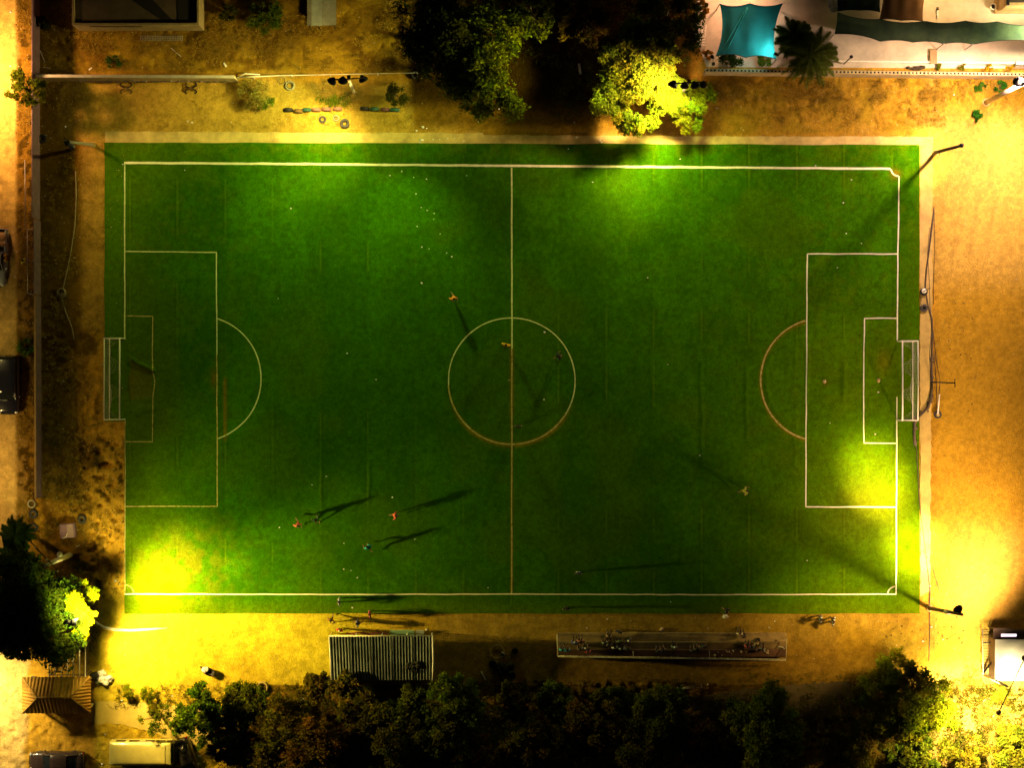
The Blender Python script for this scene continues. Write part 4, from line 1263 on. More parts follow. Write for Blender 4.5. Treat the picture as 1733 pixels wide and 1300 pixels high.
mb = MB(); mb.tube([P(557, 1078, h0 - .02), P(560.5, 1152, h1 - .02)], .045, 8); mb.build('side_beam', WHITEP, td)
for x in (558.5, 601, 645, 688, 730):
    q = P(x, 1077.5, h0); mb = MB(); mb.tube([Vector((q.x, q.y, 0)), q - Vector((0, 0, .03))], .045, 8); mb.build('post', WHITEP, td)
for x in (562, 645, 730):
    q = P(x, 1150, h1); mb = MB(); mb.tube([Vector((q.x, q.y, 0)), q - Vector((0, 0, .05))], .045, 8); mb.build('post', GALV, td)
mb = MB(); mb.box((P(600, 1084) + P(690, 1084)) / 2 + Vector((0, -1.0, .45)), (8.6, .4, .05)); mb.build('bench_seat', mat('bench_green', (.16, .28, .18), .6, .2, 3, .2), td)
mb = MB(); mb.box(P(645, 1146) + Vector((0, 0, 1.0)), (8.9, .05, 1.9)); mb.build('back_panel', striped('back_sheet', (.14, .15, .12), (.1, .1, .09), 0, .27), td)
# things lying at the dugout's front edge
tb = thing('advertising_board', 'pale green board lying along the front edge of the dugout', 'board', P(690, 1077))
mb = MB(); mb.box(P(681, 1070.5) + Vector((0, 0, .35)), (2.15, .05, .62), 0, Matrix.Rotation(-.9, 3, 'X')); mb.build('board_panel', mat('green_board', (.22, .38, .24), .7, .2, 2, .2), tb)
mb = MB(); mb.box(P(681, 1068) + Vector((0, 0, .12)), (2.0, .06, .06)); mb.build('board_foot', GALV, tb)
tb = thing('advertising_board', 'short grey green board at the right end of the dugout front', 'board', P(711, 1077))
mb = MB(); mb.box(P(711, 1070.5) + Vector((0, 0, .35)), (.75, .05, .6), 0, Matrix.Rotation(-.9, 3, 'X')); mb.build('board_panel', mat('grey_board', (.34, .38, .34), .7, .2, 2, .2), tb)
mb = MB(); mb.box(P(711, 1068) + Vector((0, 0, .12)), (.6, .06, .06)); mb.build('board_foot', GALV, tb)
tb = thing('banner', 'dark red banner along the front edge of the dugout, left half', 'banner', P(615, 1077))
mb = MB(); mb.grid(lambda u, v: P(585 + 70 * u, 1070.5 + 3.2 * v + 1.0 * math.sin(u * 14), .05 + .6 * v), 30, 3); mb.build('banner_cloth', mat('dark_red_cloth', (.16, .03, .025), .9, .3, 3, .3), tb)

# ================================================================== SPECTATOR STAND
ts = thing('spectator_stand', 'three stepped concrete spectator stand with a thin rail at its back', 'stand', P(1137, 1094))
tiers = [(1072, 1087, .35, 'lower_step', (.30, .21, .085)), (1087, 1100, .75, 'middle_step', (.17, .115, .045)), (1100, 1113, 1.15, 'upper_step', (.10, .05, .03))]
for (y0, y1, z, nm, c) in tiers:
    a = P(943, y0, z); b = P(1331, y1, z)
    mb = MB(); mb.box(((a.x + b.x) / 2, (a.y + b.y) / 2, z / 2 - .02), (b.x - a.x, abs(a.y - b.y) - .004, z + .04)); mb.build(nm, mat('step_' + nm, c, .9, .4, .9, .6, 6), ts)
mb = MB(); mb.tube([P(942.5, 1076, 1.1), P(944.5, 1112, 2.1), P(1330, 1118.5, 2.1), P(1331.5, 1080, 1.1)], .04, 8); mb.build('top_rail', mat('rail_paint', (.46, .42, .26), .6, .25, 3, .2), ts)
mb = MB(); mb.tube([P(944.5, 1110.5, 1.6), P(1330, 1116.5, 1.6)], .03, 8); mb.build('middle_rail', mat('rail_paint', (.46, .42, .26)), ts)
for k in range(37):
    x = 944.5 + (1330 - 944.5) * k / 36; y = 1112 + 6.5 * k / 36
    q = P(x, y, 2.1); mb = MB(); mb.tube([Vector((q.x, q.y, 1.1)), q], .028, 6); mb.build('rail_post', mat('rail_paint', (.46, .42, .26)), ts)
for x, y in ((942.5, 1076), (943.2, 1092), (1331.5, 1082), (1331, 1098)):
    q = P(x, y, 1.1 + .5 * (y > 1090)); mb = MB(); mb.tube([Vector((q.x, q.y, .3)), q], .028, 6); mb.build('rail_post', mat('rail_paint', (.46, .42, .26)), ts)
for x in (1071, 1200):
    mb = MB(); mb.tube([P(x, 1103, 1.15), P(x + .5, 1103, 2.0), P(x + 1, 1114.5, 2.1)], .03, 6); mb.build('divider_rail', mat('rail_paint', (.46, .42, .26)), ts)

# ================================================================== HIP ROOFED HUT + PERGOLA
th = thing('hip_roofed_hut', 'small hut with an orange ribbed hip roof at the lower left', 'hut', P(96, 1172))
he, hr = 2.6, 4.0
c = [P(38, 1147.5, he), P(153, 1146, he), P(153, 1207, he), P(38, 1207.5, he)]
r1 = P(64, 1181, hr); r2 = P(119, 1181, hr)


def ribbed(mb, e0, e1, t0, t1, n):
    """roof face between eave e0-e1 and ridge t0-t1 made of raised ribs"""
    E = (e1 - e0); nn = (e1 - e0).cross(t0 - e0).normalized()
    if nn.z < 0: nn = -nn
    K = n * 6

    def f(u, v):
        p = e0.lerp(e1, u).lerp(t0.lerp(t1, u), v)
        # ribs run straight up the slope: parametrise by distance along the eave
        s = (p - e0).dot(E) / E.length_squared
        return p + nn * (.11 * abs(math.sin(PI * s * n)))
    mb.grid(f, K, 14, False)


TILE = mat('ochre_tile', (.46, .25, .03), .8, .3, 1.4, .4, 9)
for nm, a, b, t0, t1, n in (('roof_face', c[0], c[1], r1, r2, 19), ('roof_face', c[3], c[2], r1, r2, 19), ('roof_end', c[0], c[3], r1, r1, 11), ('roof_end', c[1], c[2], r2, r2, 11)):
    mb = MB(); ribbed(mb, a, b, t0, t1, n); mb.build(nm, TILE, th)
for a, b in ((r1, r2), (c[0], r1), (c[3], r1), (c[1], r2), (c[2], r2)):
    mb = MB(); mb.tube([a + Vector((0, 0, .06)), b + Vector((0, 0, .06))], .07, 8); mb.build('ridge_cap', mat('ridge_tile', (.44, .26, .05), .8, .2, 2, .3), th)
for k, q in enumerate(c):
    ins = Vector((.35 if k in (0, 3) else -.35, -.35 if k < 2 else .35, 0)); q = q + ins
    mb = MB(); mb.box((q.x, q.y, 1.25), (.22, .22, 2.5)); mb.build('column', WOODP, th)
cc = (c[0] + c[2]) / 2
mb = MB(); mb.box((cc.x, cc.y - 0, 1.2), (5.0, 2.2, 2.36)); mb.build('wall', mat('hut_wall', (.45, .33, .16), .9, .2, 1.5, .4), th)
mb = MB(); mb.box((cc.x + .6, cc.y - 1.13, 1.0), (.9, .05, 1.96)); mb.build('door', DARKWOOD, th)
tpg = thing('pergola', 'open pergola of thin white beams joining the hip roofed hut to the big tree', 'pergola', P(118, 1115))
for x in (83.5, 94, 104, 114.5, 124.5, 134.5, 144.5):
    mb = MB(); a = P(x, 1085, 2.75); b = P(x, 1146.5, 2.75); mb.box((a + b) / 2, (.09, (a - b).length, .12)); mb.build('beam', GOALW, tpg)
for y in (1088, 1143):
    mb = MB(); a = P(82, y, 2.62); b = P(147, y, 2.62); mb.box((a + b) / 2, ((a - b).length, .10, .12)); mb.build('cross_beam', DARKWOOD, tpg)
for x, y in ((84, 1088), (145, 1088), (84, 1143), (145, 1143)):
    q = P(x, y, 2.5); mb = MB(); mb.box((q.x, q.y, 1.27), (.12, .12, 2.54)); mb.build('post', DARKWOOD, tpg)
tc_ = thing('fence_panel', 'dark narrow fence panel in the shade under the pergola, right side', 'fence', P(150, 1110))
mb = MB()
for k in range(16):
    q = P(151, 1083 + k * 4); mb.box(q + Vector((0, 0, .8)), (.04, .08, 1.6))
mb.build('slats', DARKWOOD, tc_)
mb = MB(); mb.box((P(151, 1083) + P(151, 1144)) / 2 + Vector((.04, 0, 1.3)), (.04, 3.3, .08)); mb.build('rail', DARKWOOD, tc_)

# curved white pipe from the corner
to = MB(); to.tube([P(154, 1046, .25), P(163, 1055, .2), P(176, 1062.5, .16), (P(195, 1066.5, .14)), P(220, 1067.5, .13), P(250, 1066, .13), P(284, 1063.5, .12)], [.10, .12, .13, .13, .12, .11, .07], 10)
tag(to.build('drain_pipe', WHITEP, origin=P(210, 1065)), 'long curved white pipe lying on the glaring yellow ground by the lower left corner', 'pipe')

# ================================================================== BUILDINGS
# flat roofed house, top left
tb = thing('flat_roofed_house', 'flat roofed house with pale parapet and dark shaded roof at the upper left', 'house', P(236, 10))
h = 3.1
def wbox(x0, y0, x1, y1, z): return P(x0, y0, z), P(x1, y1, z)
a, b = wbox(122, -70, 337, 42, h)
PLA = mat('dusty_plaster', (.24, .19, .08), .9, .3, 1.1, .4, 7)
mb = MB(); mb.box(((a.x + b.x) / 2, (a.y + b.y) / 2, (h - .35) / 2), (b.x - a.x, a.y - b.y, h - .35)); mb.build('wall', PLA, tb)
mb = MB(); mb.box(((a.x + b.x) / 2, (a.y + b.y) / 2, h - .33), (b.x - a.x - .5, a.y - b.y - .5, .05)); mb.build('flat_roof', mat('roof_felt', (.07, .05, .028), .95, .35, .6, .5, 5), tb)
for (cx, cy, dx, dy) in (((a.x + b.x) / 2, b.y + .1, b.x - a.x, .2), ((a.x + b.x) / 2, a.y - .1, b.x - a.x, .2), (a.x + .1, (a.y + b.y) / 2, .2, a.y - b.y - .404), (b.x - .1, (a.y + b.y) / 2, .2, a.y - b.y - .404)):
    mb = MB(); mb.box((cx, cy, h - .16), (dx, dy, .42)); mb.build('parapet', PLA, tb)
mb = MB()
for k in range(60):
    q = P(150 + 1.5 * k, 42, h); mb.box((q.x, b.y - .03, h - .52), (.06, .07, .10))
mb.build('eave_blocks', DARKWOOD, tb)
mb = MB(); a2 = P(205, -40, h); b2 = P(292, 38, h)  # thin black shapes imitating the shadows that fall across the roof
mb.prism([(P(180, -30, h).x, P(0, -30, h).y), (P(215, -45, h).x, P(0, -45, h).y), (P(296, 37, h).x, P(0, 37, h).y), (P(280, 37, h).x, P(0, 37, h).y)], h - .30, h - .27)
mb.build('roof_or_shadow_sheet', mat('roof_shadow_black', (.008, .007, .006), .95, .3, 2, .2), tb)
mb = MB(); mb.prism([(P(298, -60, h).x, P(0, -60, h).y), (P(332, -60, h).x, P(0, -60, h).y), (P(332, 36, h).x, P(0, 36, h).y), (P(300, 36, h).x, P(0, 36, h).y)], h - .295, h - .265)
mb.build('roof_or_shadow_sheet', mat('roof_shadow_black', (.008, .007, .006)), tb)  # second black shape imitating roof shadow
# grey shed at the top
tb = thing('grey_shed', 'dim shed of pale grey sheets standing at the top edge left of centre', 'shed', P(547, 15))
for x0, x1, y1, c, nm, z in ((527, 545, 43, (.20, .22, .18), 'roof_or_shadow_sheet', 1.5), (545.3, 569, 42, (.16, .16, .12), 'roof_or_shadow_sheet', 1.52), (520, 526.5, 43, (.14, .13, .09), 'roof_or_shadow_sheet', 1.48)):
    a = P(x0, -30, z); b = P(x1, y1, z); mb = MB(); mb.box(((a.x + b.x) / 2, (a.y + b.y) / 2, z), (b.x - a.x, a.y - b.y, .04), 0, None); mb.build(nm, mat('shed%d' % x0, c, .7, .3, 1, .3), tb)
for x, y in ((524, 44), (540, 46), (565, 45)):
    q = P(x, y, 1.4); mb = MB(); mb.tube([Vector((q.x, q.y, 0)), q + Vector((0, 0, .3))], .04, 6); mb.build('post', BLACK, tb)
a = P(522, -30, 1.5); b = P(567, 40, 1.5)
mb = MB(); mb.box(((a.x + b.x) / 2, (a.y + b.y) / 2, .72), (b.x - a.x - .2, a.y - b.y - .2, 1.44)); mb.build('wall', DARKWOOD, tb)
# white roofed hut right
tb = thing('white_roofed_hut', 'hut with a glaring white flat roof and dark surround at the right edge', 'hut', P(1712, 1112))
a = P(1684, 1083, 2.8); b = P(1790, 1153, 2.8)
mb = MB(); mb.box(((a.x + b.x) / 2, (a.y + b.y) / 2, 2.8), (b.x - a.x, a.y - b.y, .10)); mb.build('roof', mat('white_sheet_roof', (.74, .72, .64), .6, .1, .8, .2), tb)
mb = MB(); mb.box(((a.x + b.x) / 2, (a.y + b.y) / 2, 1.36), (b.x - a.x - .1, a.y - b.y - .1, 2.72)); mb.build('wall', mat('hut_brown', (.13, .08, .04), .8, .25, 2, .3), tb)
a = P(1681, 1063.5, 2.2); b = P(1713, 1083, 2.2)
mb = MB(); mb.box(((a.x + b.x) / 2, (a.y + b.y) / 2, 2.2), (b.x - a.x, a.y - b.y, .08)); mb.build('porch_roof', mat('dark_porch', (.055, .035, .022), .8, .25, 2, .3), tb)
a = P(1713.3, 1066, 2.15); b = P(1790, 1083, 2.15)
mb = MB(); mb.box(((a.x + b.x) / 2, (a.y + b.y) / 2, 2.15), (b.x - a.x, a.y - b.y, .08)); mb.build('porch_roof', mat('dark_porch', (.055, .035, .022)), tb)
mb = MB(); q = P(1707, 1076, 2.35); mb.box((q.x, q.y, 2.34), (1.4, .30, .12)); s_ = mb.build('sign_box', mat('pink_edge', (.65, .2, .4), .6, .1, 3, .1), tb)
mb = MB(); mb.box((q.x, q.y + .02, 2.41), (1.36, .22, .03)); mb.build('light_panel', glow('sign_glow', (1, .93, 1), 1.6), s_)
for x, y in ((1683, 1066), (1683, 1080)):
    q = P(x, y, 2.1); mb = MB(); mb.box((q.x, q.y, 1.08), (.1, .1, 2.14)); mb.build('post', DARKWOOD, tb)
mb = MB(); mb.tube([P(1679, 1120, 1.2), P(1664, 1140, .8)], .09, 8); mb.build('dark_brace', BLACK, tb)
# timber deck rails
tb = thing('timber_rail', 'thin timber rail around the deck left of the white roofed hut', 'railing', P(1663, 1100))
mb = MB(); mb.tube([P(1663, 1066, .9), P(1663.5, 1120, .9), P(1664, 1142, .9)], .04, 6); mb.build('rail', WOODP, tb)
mb = MB(); mb.tube([P(1664, 1088, .9), P(1681, 1088, .9)], .06, 6); mb.build('dark_rail', BLACK, tb)
for y in (1066, 1088, 1106, 1124, 1142):
    q = P(1663, y, .9); mb = MB(); mb.tube([Vector((q.x, q.y, 0)), q], .035, 6); mb.build('rail_post', WOODP, tb)
# orange building top right
tb = thing('orange_building', 'orange lit building with a deep dark opening in the top right corner', 'building', P(1710, 5))
ORP = mat('orange_plaster', (.46, .30, .13), .85, .2, 1, .3)
for (x0, y0, x1, y1, z0, z1, m_, nm) in ((1684, -60, 1790, 21, 0, .5, ORP, 'plinth'), (1700, -60, 1790, 12, .5, 2.6, ORP, 'wall')):
    a = P(x0, y0, z1); b = P(x1, y1, z1); mb = MB(); mb.box(((a.x + b.x) / 2, (a.y + b.y) / 2, (z0 + z1) / 2), (b.x - a.x, a.y - b.y, z1 - z0 - .004)); mb.build(nm, m_, tb)
a = P(1706, 5, 2.7); b = P(1790, -60, 2.7)
mb = MB(); mb.box(((a.x + b.x) / 2, (a.y + b.y) / 2 + .1, 2.62), (b.x - a.x, b.y - a.y, .05)); mb.build('roof', mat('brown_roof', (.06, .045, .03), .8, .3, 1, .3), tb)
mb = MB(); q = P(1698, 6, 1); mb.box((q.x, q.y, 1.4), (.25, .9, 2.7)); mb.build('dark_post', BLACK, tb)
mb = MB(); q = P(1696, 15, .6); mb.box((q.x + 1.4, q.y, .62), (2.4, .25, .2)); mb.build('bench_ledge', WHITEP, tb)

# ================================================================== SHADE SAILS
def sail(label, edge_pts, m, loc, gsag=.25, name='shade_sail', posts=(), scal=.06, group='shade sails'):
    """edge_pts: two long edges (lists of survey x,y,z of equal count) scalloped between fixings"""
    e0, e1 = edge_pts
    t = thing(name, label, 'shade sail', P(*loc), group)

    def edge(e, u, s, out):
        n = len(e) - 1; k = min(n - 1, int(u * n)); w = u * n - k
        p = P(*e[k]).lerp(P(*e[k + 1]), w)
        sp = (P(*e[k + 1]) - P(*e[k])).length
        return p + out * (scal * sp * 4 * w * (1 - w))
    nu = 14 * (len(e0) - 1)
    mid0 = sum((P(*p) for p in e0), Vector()) / len(e0); mid1 = sum((P(*p) for p in e1), Vector()) / len(e1)
    out = (mid1 - mid0).normalized()
    W0 = (P(*e1[0]) - P(*e0[0])).length

    def f(u, v):
        a = edge(e0, u, 1, out); b = edge(e1, u, 1, -out)
        p = a.lerp(b, v)
        side = 4 * v * (1 - v) * scal * W0
        dirx = (P(*e0[-1]) - P(*e0[0])).normalized()
        if u < .5: p = p + dirx * side * (1 - 2 * u) ** 4
        else: p = p - dirx * side * (2 * u - 1) ** 4
        return p - Vector((0, 0, gsag * 4 * v * (1 - v) * (1 + .2 * math.sin(u * 20))))
    mb = MB(); mb.grid(f, nu, 16)
    cl = mb.build('sail_cloth', m, t)
    for vv in (0, 1):
        bd = MB(); bd.tube([f(i / nu, vv) for i in range(nu + 1)], .03, 5); bd.build('edge_rope', mat('sail_edge', (.02, .03, .03), .8, .2, 3, 0), cl)
    for p in posts:
        q = P(*p); mb = MB(); mb.tube([Vector((q.x, q.y, 0)), q + Vector((0, 0, .1))], .05, 8); mb.build('post', GALV, t)
    return t


TEAL = mat('turquoise_cloth', (.002, .12, .115), .8, .2, .7, .5, 1.1, dist=.08)
DGRN = mat('dark_green_cloth', (.025, .06, .035), .85, .35, .5, .5, 1.1, col2=(.05, .085, .035), dist=.08)
sail('turquoise shade sail glowing white at one corner beside the tall palm', ([(1218, 6, 3.2), (1269, 5, 3.4), (1325, 5, 3.2)], [(1211, 95, 2.7), (1262, 97, 2.7), (1314, 100, 2.7)]), TEAL, (1265, 50), posts=((1218, 6, 3.2), (1325, 5, 3.2), (1211, 95, 2.7), (1314, 100, 2.7)), scal=.09)
crx = sail('long dark green shade sail with scalloped edges running to the right edge',
           ([(1417, 20, 3.3), (1490, 32, 3.3), (1566, 35, 3.3), (1634, 34.5, 3.3), (1687, 36, 3.3), (1800, 38, 3.3)], [(1412, 57, 3.0), (1490, 69.5, 3.0), (1545, 71, 3.0), (1597, 73.5, 3.0), (1646, 74.5, 3.0), (1800, 76, 3.0)]),
           DGRN, (1570, 55), posts=((1412, 57, 3.0), (1597, 73.5, 3.0), (1646, 74.5, 3), (1566, 35, 3.3)), scal=.06)
sail('dark green upper shade sail touching the top edge beside the white object', ([(1413, -30, 3.7), (1460, -32, 3.7), (1496, -30, 3.7)], [(1417, 19, 3.5), (1455, 17, 3.5), (1490, 20, 3.5)]), DGRN, (1450, 0), scal=.05)
sail('brown shade sail at the top edge between the dark green one and the orange paving', ([(1497, -30, 3.6), (1530, -32, 3.6), (1572, -30, 3.6)], [(1488, 32, 3.35), (1525, 34, 3.35), (1562, 35, 3.35)]), mat('brown_cloth', (.16, .085, .03), .85, .3, .6, .4), (1530, 0), scal=.04)
sc_ = [o for o in C.objects if o.name.startswith('sail_cloth')][0]
for a_, b_ in (((1264, 12), (1222, 84)), ((1266, 12), (1231, 84))):
    mb = MB(); mb.tube([P(a_[0] + (b_[0] - a_[0]) * u, a_[1] + (b_[1] - a_[1]) * u, 3.28 - .50 * u - .22 * math.sin(PI * u)) for u in [k / 10 for k in range(11)]], .025, 5)
    mb.build('seam', mat('seam_teal', (.02, .30, .27), .8, .1, 3, 0), sc_)
# courtyard furniture
tb = thing('boat', 'small white rounded boat hull standing at the top edge beside the dark sail', 'boat', P(1409, 8))
mb = MB()
prof = [(-28, .5), (-15, .62), (0, .60), (10, .52), (17, .36), (21, .1)]


def hull(u, v):
    k = u * (len(prof) - 1); i = min(len(prof) - 2, int(k)); w = k - i
    y = prof[i][0] * (1 - w) + prof[i + 1][0] * w; r = prof[i][1] * (1 - w) + prof[i + 1][1] * w
    a = PI * (v * 1.0)
    q = P(1407 + (y + 28) * .10, y, .6)
    return Vector((q.x + r * math.cos(a), q.y, .75 - .65 * math.sin(a) * (r / .62)))


mb.grid(hull, 20, 12); mb.build('hull', WHITEP, tb)
mb = MB(); mb.torus(P(1411, 15, .8), .30, .07, n=20, m=8); mb.build('rim_ring', GALV, tb)
mb = MB(); mb.box(P(1408, -4, .78), (.9, .2, .04)); mb.build('seat', WHITEP, tb)
# white framed loungers stacked against wall
for k, (x, lb) in enumerate(((1184, 'left white slatted lounger in the courtyard corner'), (1190.5, 'right white slatted lounger in the courtyard corner'))):
    tb = thing('slatted_lounger', lb, 'lounger', P(x, 60), 'slatted loungers')
    mb = MB()
    for s in (-1, 1): mb.tube([P(x + 2.6 * s + 2, 40, .45), P(x + 2.6 * s - 1 * 0, 78, .45)], .04, 6)
    mb.build('frame', WHITEP, tb)
    mb = MB()
    for j in range(8): mb.box(P(x + 1.0, 42 + j * 4.8, .47), (.34, .09, .03))
    mb.build('slats', WHITEP, tb)
    for s in (-1, 1):
        for y in (42, 76):
            mb = MB(); q = P(x + 2.5 * s + 1, y, .45); mb.tube([Vector((q.x, q.y, .03)), q], .03, 6); mb.build('leg', WHITEP, tb)
# round chimney/pot
tb = thing('round_planter', 'white rimmed round planter beside the orange building', 'planter', P(1679, 12))
mb = MB(); mb.lathe(P(1679, 12), [(.18, .03), (.26, .1), (.28, .55), (.22, .56), (.2, .4)], 20); mb.build('pot', WHITEP, tb)
mb = MB(); mb.lathe(P(1679, 12), [(.21, .42), (.001, .43)], 16); mb.build('soil', BLACK, tb)
tb = thing('outdoor_table', 'brown wooden plank table standing by the courtyard wall', 'table', P(1580, 96))
mb = MB(); mb.box(P(1580, 95.5, .45), (.62, 1.3, .05)); mb.build('tabletop', mat('table_wood', (.34, .22, .10), .7, .2, 3, .3), tb)
for sx in (-1, 1):
    for sy in (-1, 1):
        mb = MB(); q = P(1580 + 5 * sx, 95.5 + 11 * sy, .4); mb.box((q.x, q.y, .22), (.06, .06, .42)); mb.build('leg', DARKWOOD, tb)
tb = thing('garden_bench', 'dark low bench standing on the orange paving', 'bench', P(1587, 20))
mb = MB(); mb.box(P(1587, 22, .42), (.14, .62, .05)); mb.build('seat', GALV, tb)
mb = MB(); mb.box(P(1587, 14, .5), (.2, .22, .3)); mb.build('backrest', DARKWOOD, tb)
for y in (18, 26):
    mb = MB(); q = P(1587, y, .4); mb.box((q.x, q.y, .22), (.1, .05, .4)); mb.build('leg', GALV, tb)
o = MB()
rr = random.Random(3)
for k in range(9): o.blob(P(1537 + 3.0 * k + rr.random() * 2, 113 + rr.random() * 3, .12), .20 + .1 * rr.random(), k, .4, (1, .7, .7), 1)
tag(o.build('rubble_heap', mat('dark_rubble', (.05, .035, .02), .95, .4, 4, .6), origin=P(1550, 114)), 'dark heap of rubble against the courtyard wall', 'rubble')

# ================================================================== VEHICLES
GLASS = mat('dark_glass', (.012, .014, .016), .08, .2, 2, 0, spec=.6)
CHROME = mat('chrome', (.55, .55, .55), .2, .1, 3, 0, metal=.9)
HEADL = mat('headlight_glass', (.5, .5, .48), .15, .1, 5, 0, spec=.7)
REDL = mat('tail_light_red', (.30, .01, .01), .25, .1, 5, 0)


def paint(name, c, rough=.25):
    if name in MATS: return MATS[name]
    m = mat(name, c, rough, .12, 1.2, .05, 3, spec=.6)
    m.node_tree.nodes['Principled BSDF'].inputs['Coat Weight'].default_value = .6
    return m


def car(label, px, py, rz, L, Wd, Hh, pm, kind='sedan', name='parked_car', cat='car'):
    """front towards local +x; built around the origin then turned and placed by its root"""
    t = thing(name, label, cat, P(px, py), None, rz)
    O = Vector((0, 0, 0))
    # profiles (x/L, z/H) of bonnet line and cabin
    if kind == 'sedan':
        low = [(-.5, .38, .80), (-.485, .56, .90), (-.44, .63, .96), (-.30, .66, 1), (-.1, .655, 1), (.15, .655, 1), (.22, .645, .995), (.36, .60, .97), (.45, .52, .91), (.49, .42, .80), (.5, .36, .70)]
        cab = [(-.36, .66, .76), (-.30, .78, .78), (-.20, .95, .76), (-.08, 1.0, .76), (.04, .99, .76), (.10, .93, .76), (.17, .80, .79), (.245, .65, .82)]
    elif kind == 'van':
        low = [(-.5, .38, .86), (-.49, .56, .94), (-.45, .60, .98), (-.2, .61, 1), (.1, .61, 1), (.25, .60, 1), (.36, .55, .98), (.45, .50, .93), (.49, .42, .84), (.5, .36, .72)]
        cab = [(-.49, .60, .84), (-.465, .90, .84), (-.42, .98, .82), (-.2, 1, .82), (.05, .99, .82), (.12, .95, .82), (.19, .80, .84), (.27, .60, .86)]
    else:  # pickup
        low = [(-.5, .40, .94), (-.49, .58, .98), (-.45, .60, 1), (-.1, .60, 1), (.1, .60, 1), (.22, .60, 1), (.38, .58, .97), (.46, .52, .92), (.49, .44, .85), (.5, .38, .75)]
        cab = [(-.08, .60, .80), (-.06, .93, .78), (-.02, .99, .76), (.06, 1, .76), (.12, .97, .76), (.17, .82, .80), (.23, .60, .84)]

    def loft(prof, z0, sub=4, crown=.04):
        mb = MB(); rows = []
        P_ = []
        for k in range(len(prof) - 1):
            for q in range(sub):
                w = q / sub; P_.append([prof[k][i] * (1 - w) + prof[k + 1][i] * w for i in range(3)])
        P_.append(list(prof[-1]))
        nn = 13
        vs = []
        for (x, z, w) in P_:
            hw = Wd / 2 * w; zt = z * Hh; zb = z0 if not callable(z0) else z0(x)
            for j in range(nn):
                a = PI * j / (nn - 1)
                ca = math.cos(a); sa = math.sin(a)
                ey = abs(ca) ** .38 * (1 if ca > 0 else -1); ez = sa ** .45 if sa > 0 else 0
                vs.append((x * L, ey * hw * (1 - .06 * ez), zb + (zt - zb) * ez * (1 - crown * abs(ca))))
        fs = []
        for i in range(len(P_) - 1):
            for j in range(nn - 1): fs.append((i * nn + j, i * nn + j + 1, (i + 1) * nn + j + 1, (i + 1) * nn + j))
        fs.append(tuple(range(nn))); fs.append(tuple(reversed([(len(P_) - 1) * nn + j for j in range(nn)])))
        mb.add(vs, fs, True)
        return mb
    body = loft(low, .24)
    body.build('body', pm, None, O).parent = t
    cabm = loft(cab, .5 * Hh)
    co = cabm.build('cabin_glass', GLASS, None, O); co.parent = t
    # roof panel and pillars over the glass
    cz = [c for c in cab if c[1] > .92]
    x0 = cz[0][0] * L; x1 = cz[-1][0] * L
    rf = MB()
    def rfn(u, v):
        x = x0 + (x1 - x0) * u; k = .0
        zz = None
        for a_, b_ in zip(cab[:-1], cab[1:]):
            if a_[0] * L <= x <= b_[0] * L + 1e-6:
                w = (x / L - a_[0]) / (b_[0] - a_[0]); zz = a_[1] * (1 - w) + b_[1] * w; ww = a_[2] * (1 - w) + b_[2] * w; break
        y = (v * 2 - 1) * Wd / 2 * ww * .93
        return (x, y, zz * Hh + .022 - .10 * abs(v * 2 - 1) ** 4)
    rf.grid(rfn, 12, 12); rf.build('roof', pm, None, O).parent = t
    for s in (-1, 1):
        for (a_, b_) in ((cab[0], cz[0]), (cz[-1], cab[-1])):
            mb = MB(); mb.tube([(a_[0] * L, s * Wd / 2 * a_[2] * .93, a_[1] * Hh - .02), (b_[0] * L, s * Wd / 2 * b_[2] * .90, b_[1] * Hh - .05)], .045, 6)
            mb.build('pillar', pm, None, O).parent = t
        mb = MB(); mb.blob((.20 * L, s * (Wd / 2 + .08), .62 * Hh), .11, 3, .1, (.8, 1.2, .8)); mb.build('mirror', pm, None, O).parent = t
        mb = MB(); mb.blob((.475 * L, s * Wd * .36, .46 * Hh), .13, 1, .05, (.7, 1.3, .6)); mb.build('headlight', HEADL, None, O).parent = t
        mb = MB(); mb.blob((-.488 * L, s * Wd * .40, .54 * Hh), .10, 2, .05, (.6, 1.4, .8)); mb.build('tail_light', REDL, None, O).parent = t
        for x in (-.31, .31):
            R_ = .33; cpt = Vector((x * L, s * (Wd / 2 - .10), R_))
            mb = MB(); mb.torus(cpt, R_ - .09, .095, 'Y', 24, 10); ty = mb.build('wheel', RUBBER, None, O); ty.parent = t
            mb = MB(); mb.lathe(cpt + Vector((0, s * .04, 0)), [(.23, .0), (.21, .02), (.05, .035), (.001, .035)], 18, Matrix.Rotation(-s * PI / 2, 3, 'X')); rm = mb.build('rim', CHROME, None, O); rm.parent = ty
    mb = MB(); mb.box((.503 * L, 0, .34 * Hh), (.06, Wd * .6, .16)); mb.build('bumper', BLACK, None, O).parent = t
    if kind == 'pickup':
        mb = MB(); bx0 = -.485 * L; bx1 = -.10 * L
        mb.box(((bx0 + bx1) / 2, 0, .605 * Hh), (bx1 - bx0, Wd * .80, .02)); mb.build('load_bed', mat('bed_liner', (.04, .035, .03), .8, .3, 3, .3), None, O).parent = t
        for s in (-1, 1):
            mb = MB(); mb.box(((bx0 + bx1) / 2, s * Wd * .46, .66 * Hh), (bx1 - bx0, .10, .16)); mb.build('side_rail', pm, None, O).parent = t
        mb = MB(); mb.box((bx0, 0, .66 * Hh), (.08, Wd * .82, .16)); mb.build('tailgate', pm, None, O).parent = t
    # wipers, door seams
    wp = MB()
    for y in (-.3, .25): wp.tube([(.25 * L, y, .66 * Hh + .02), (.19 * L, y + .35, .78 * Hh + .02)], .012, 4)
    wp.build('wiper', BLACK, None, O).parent = t
    sm = MB()
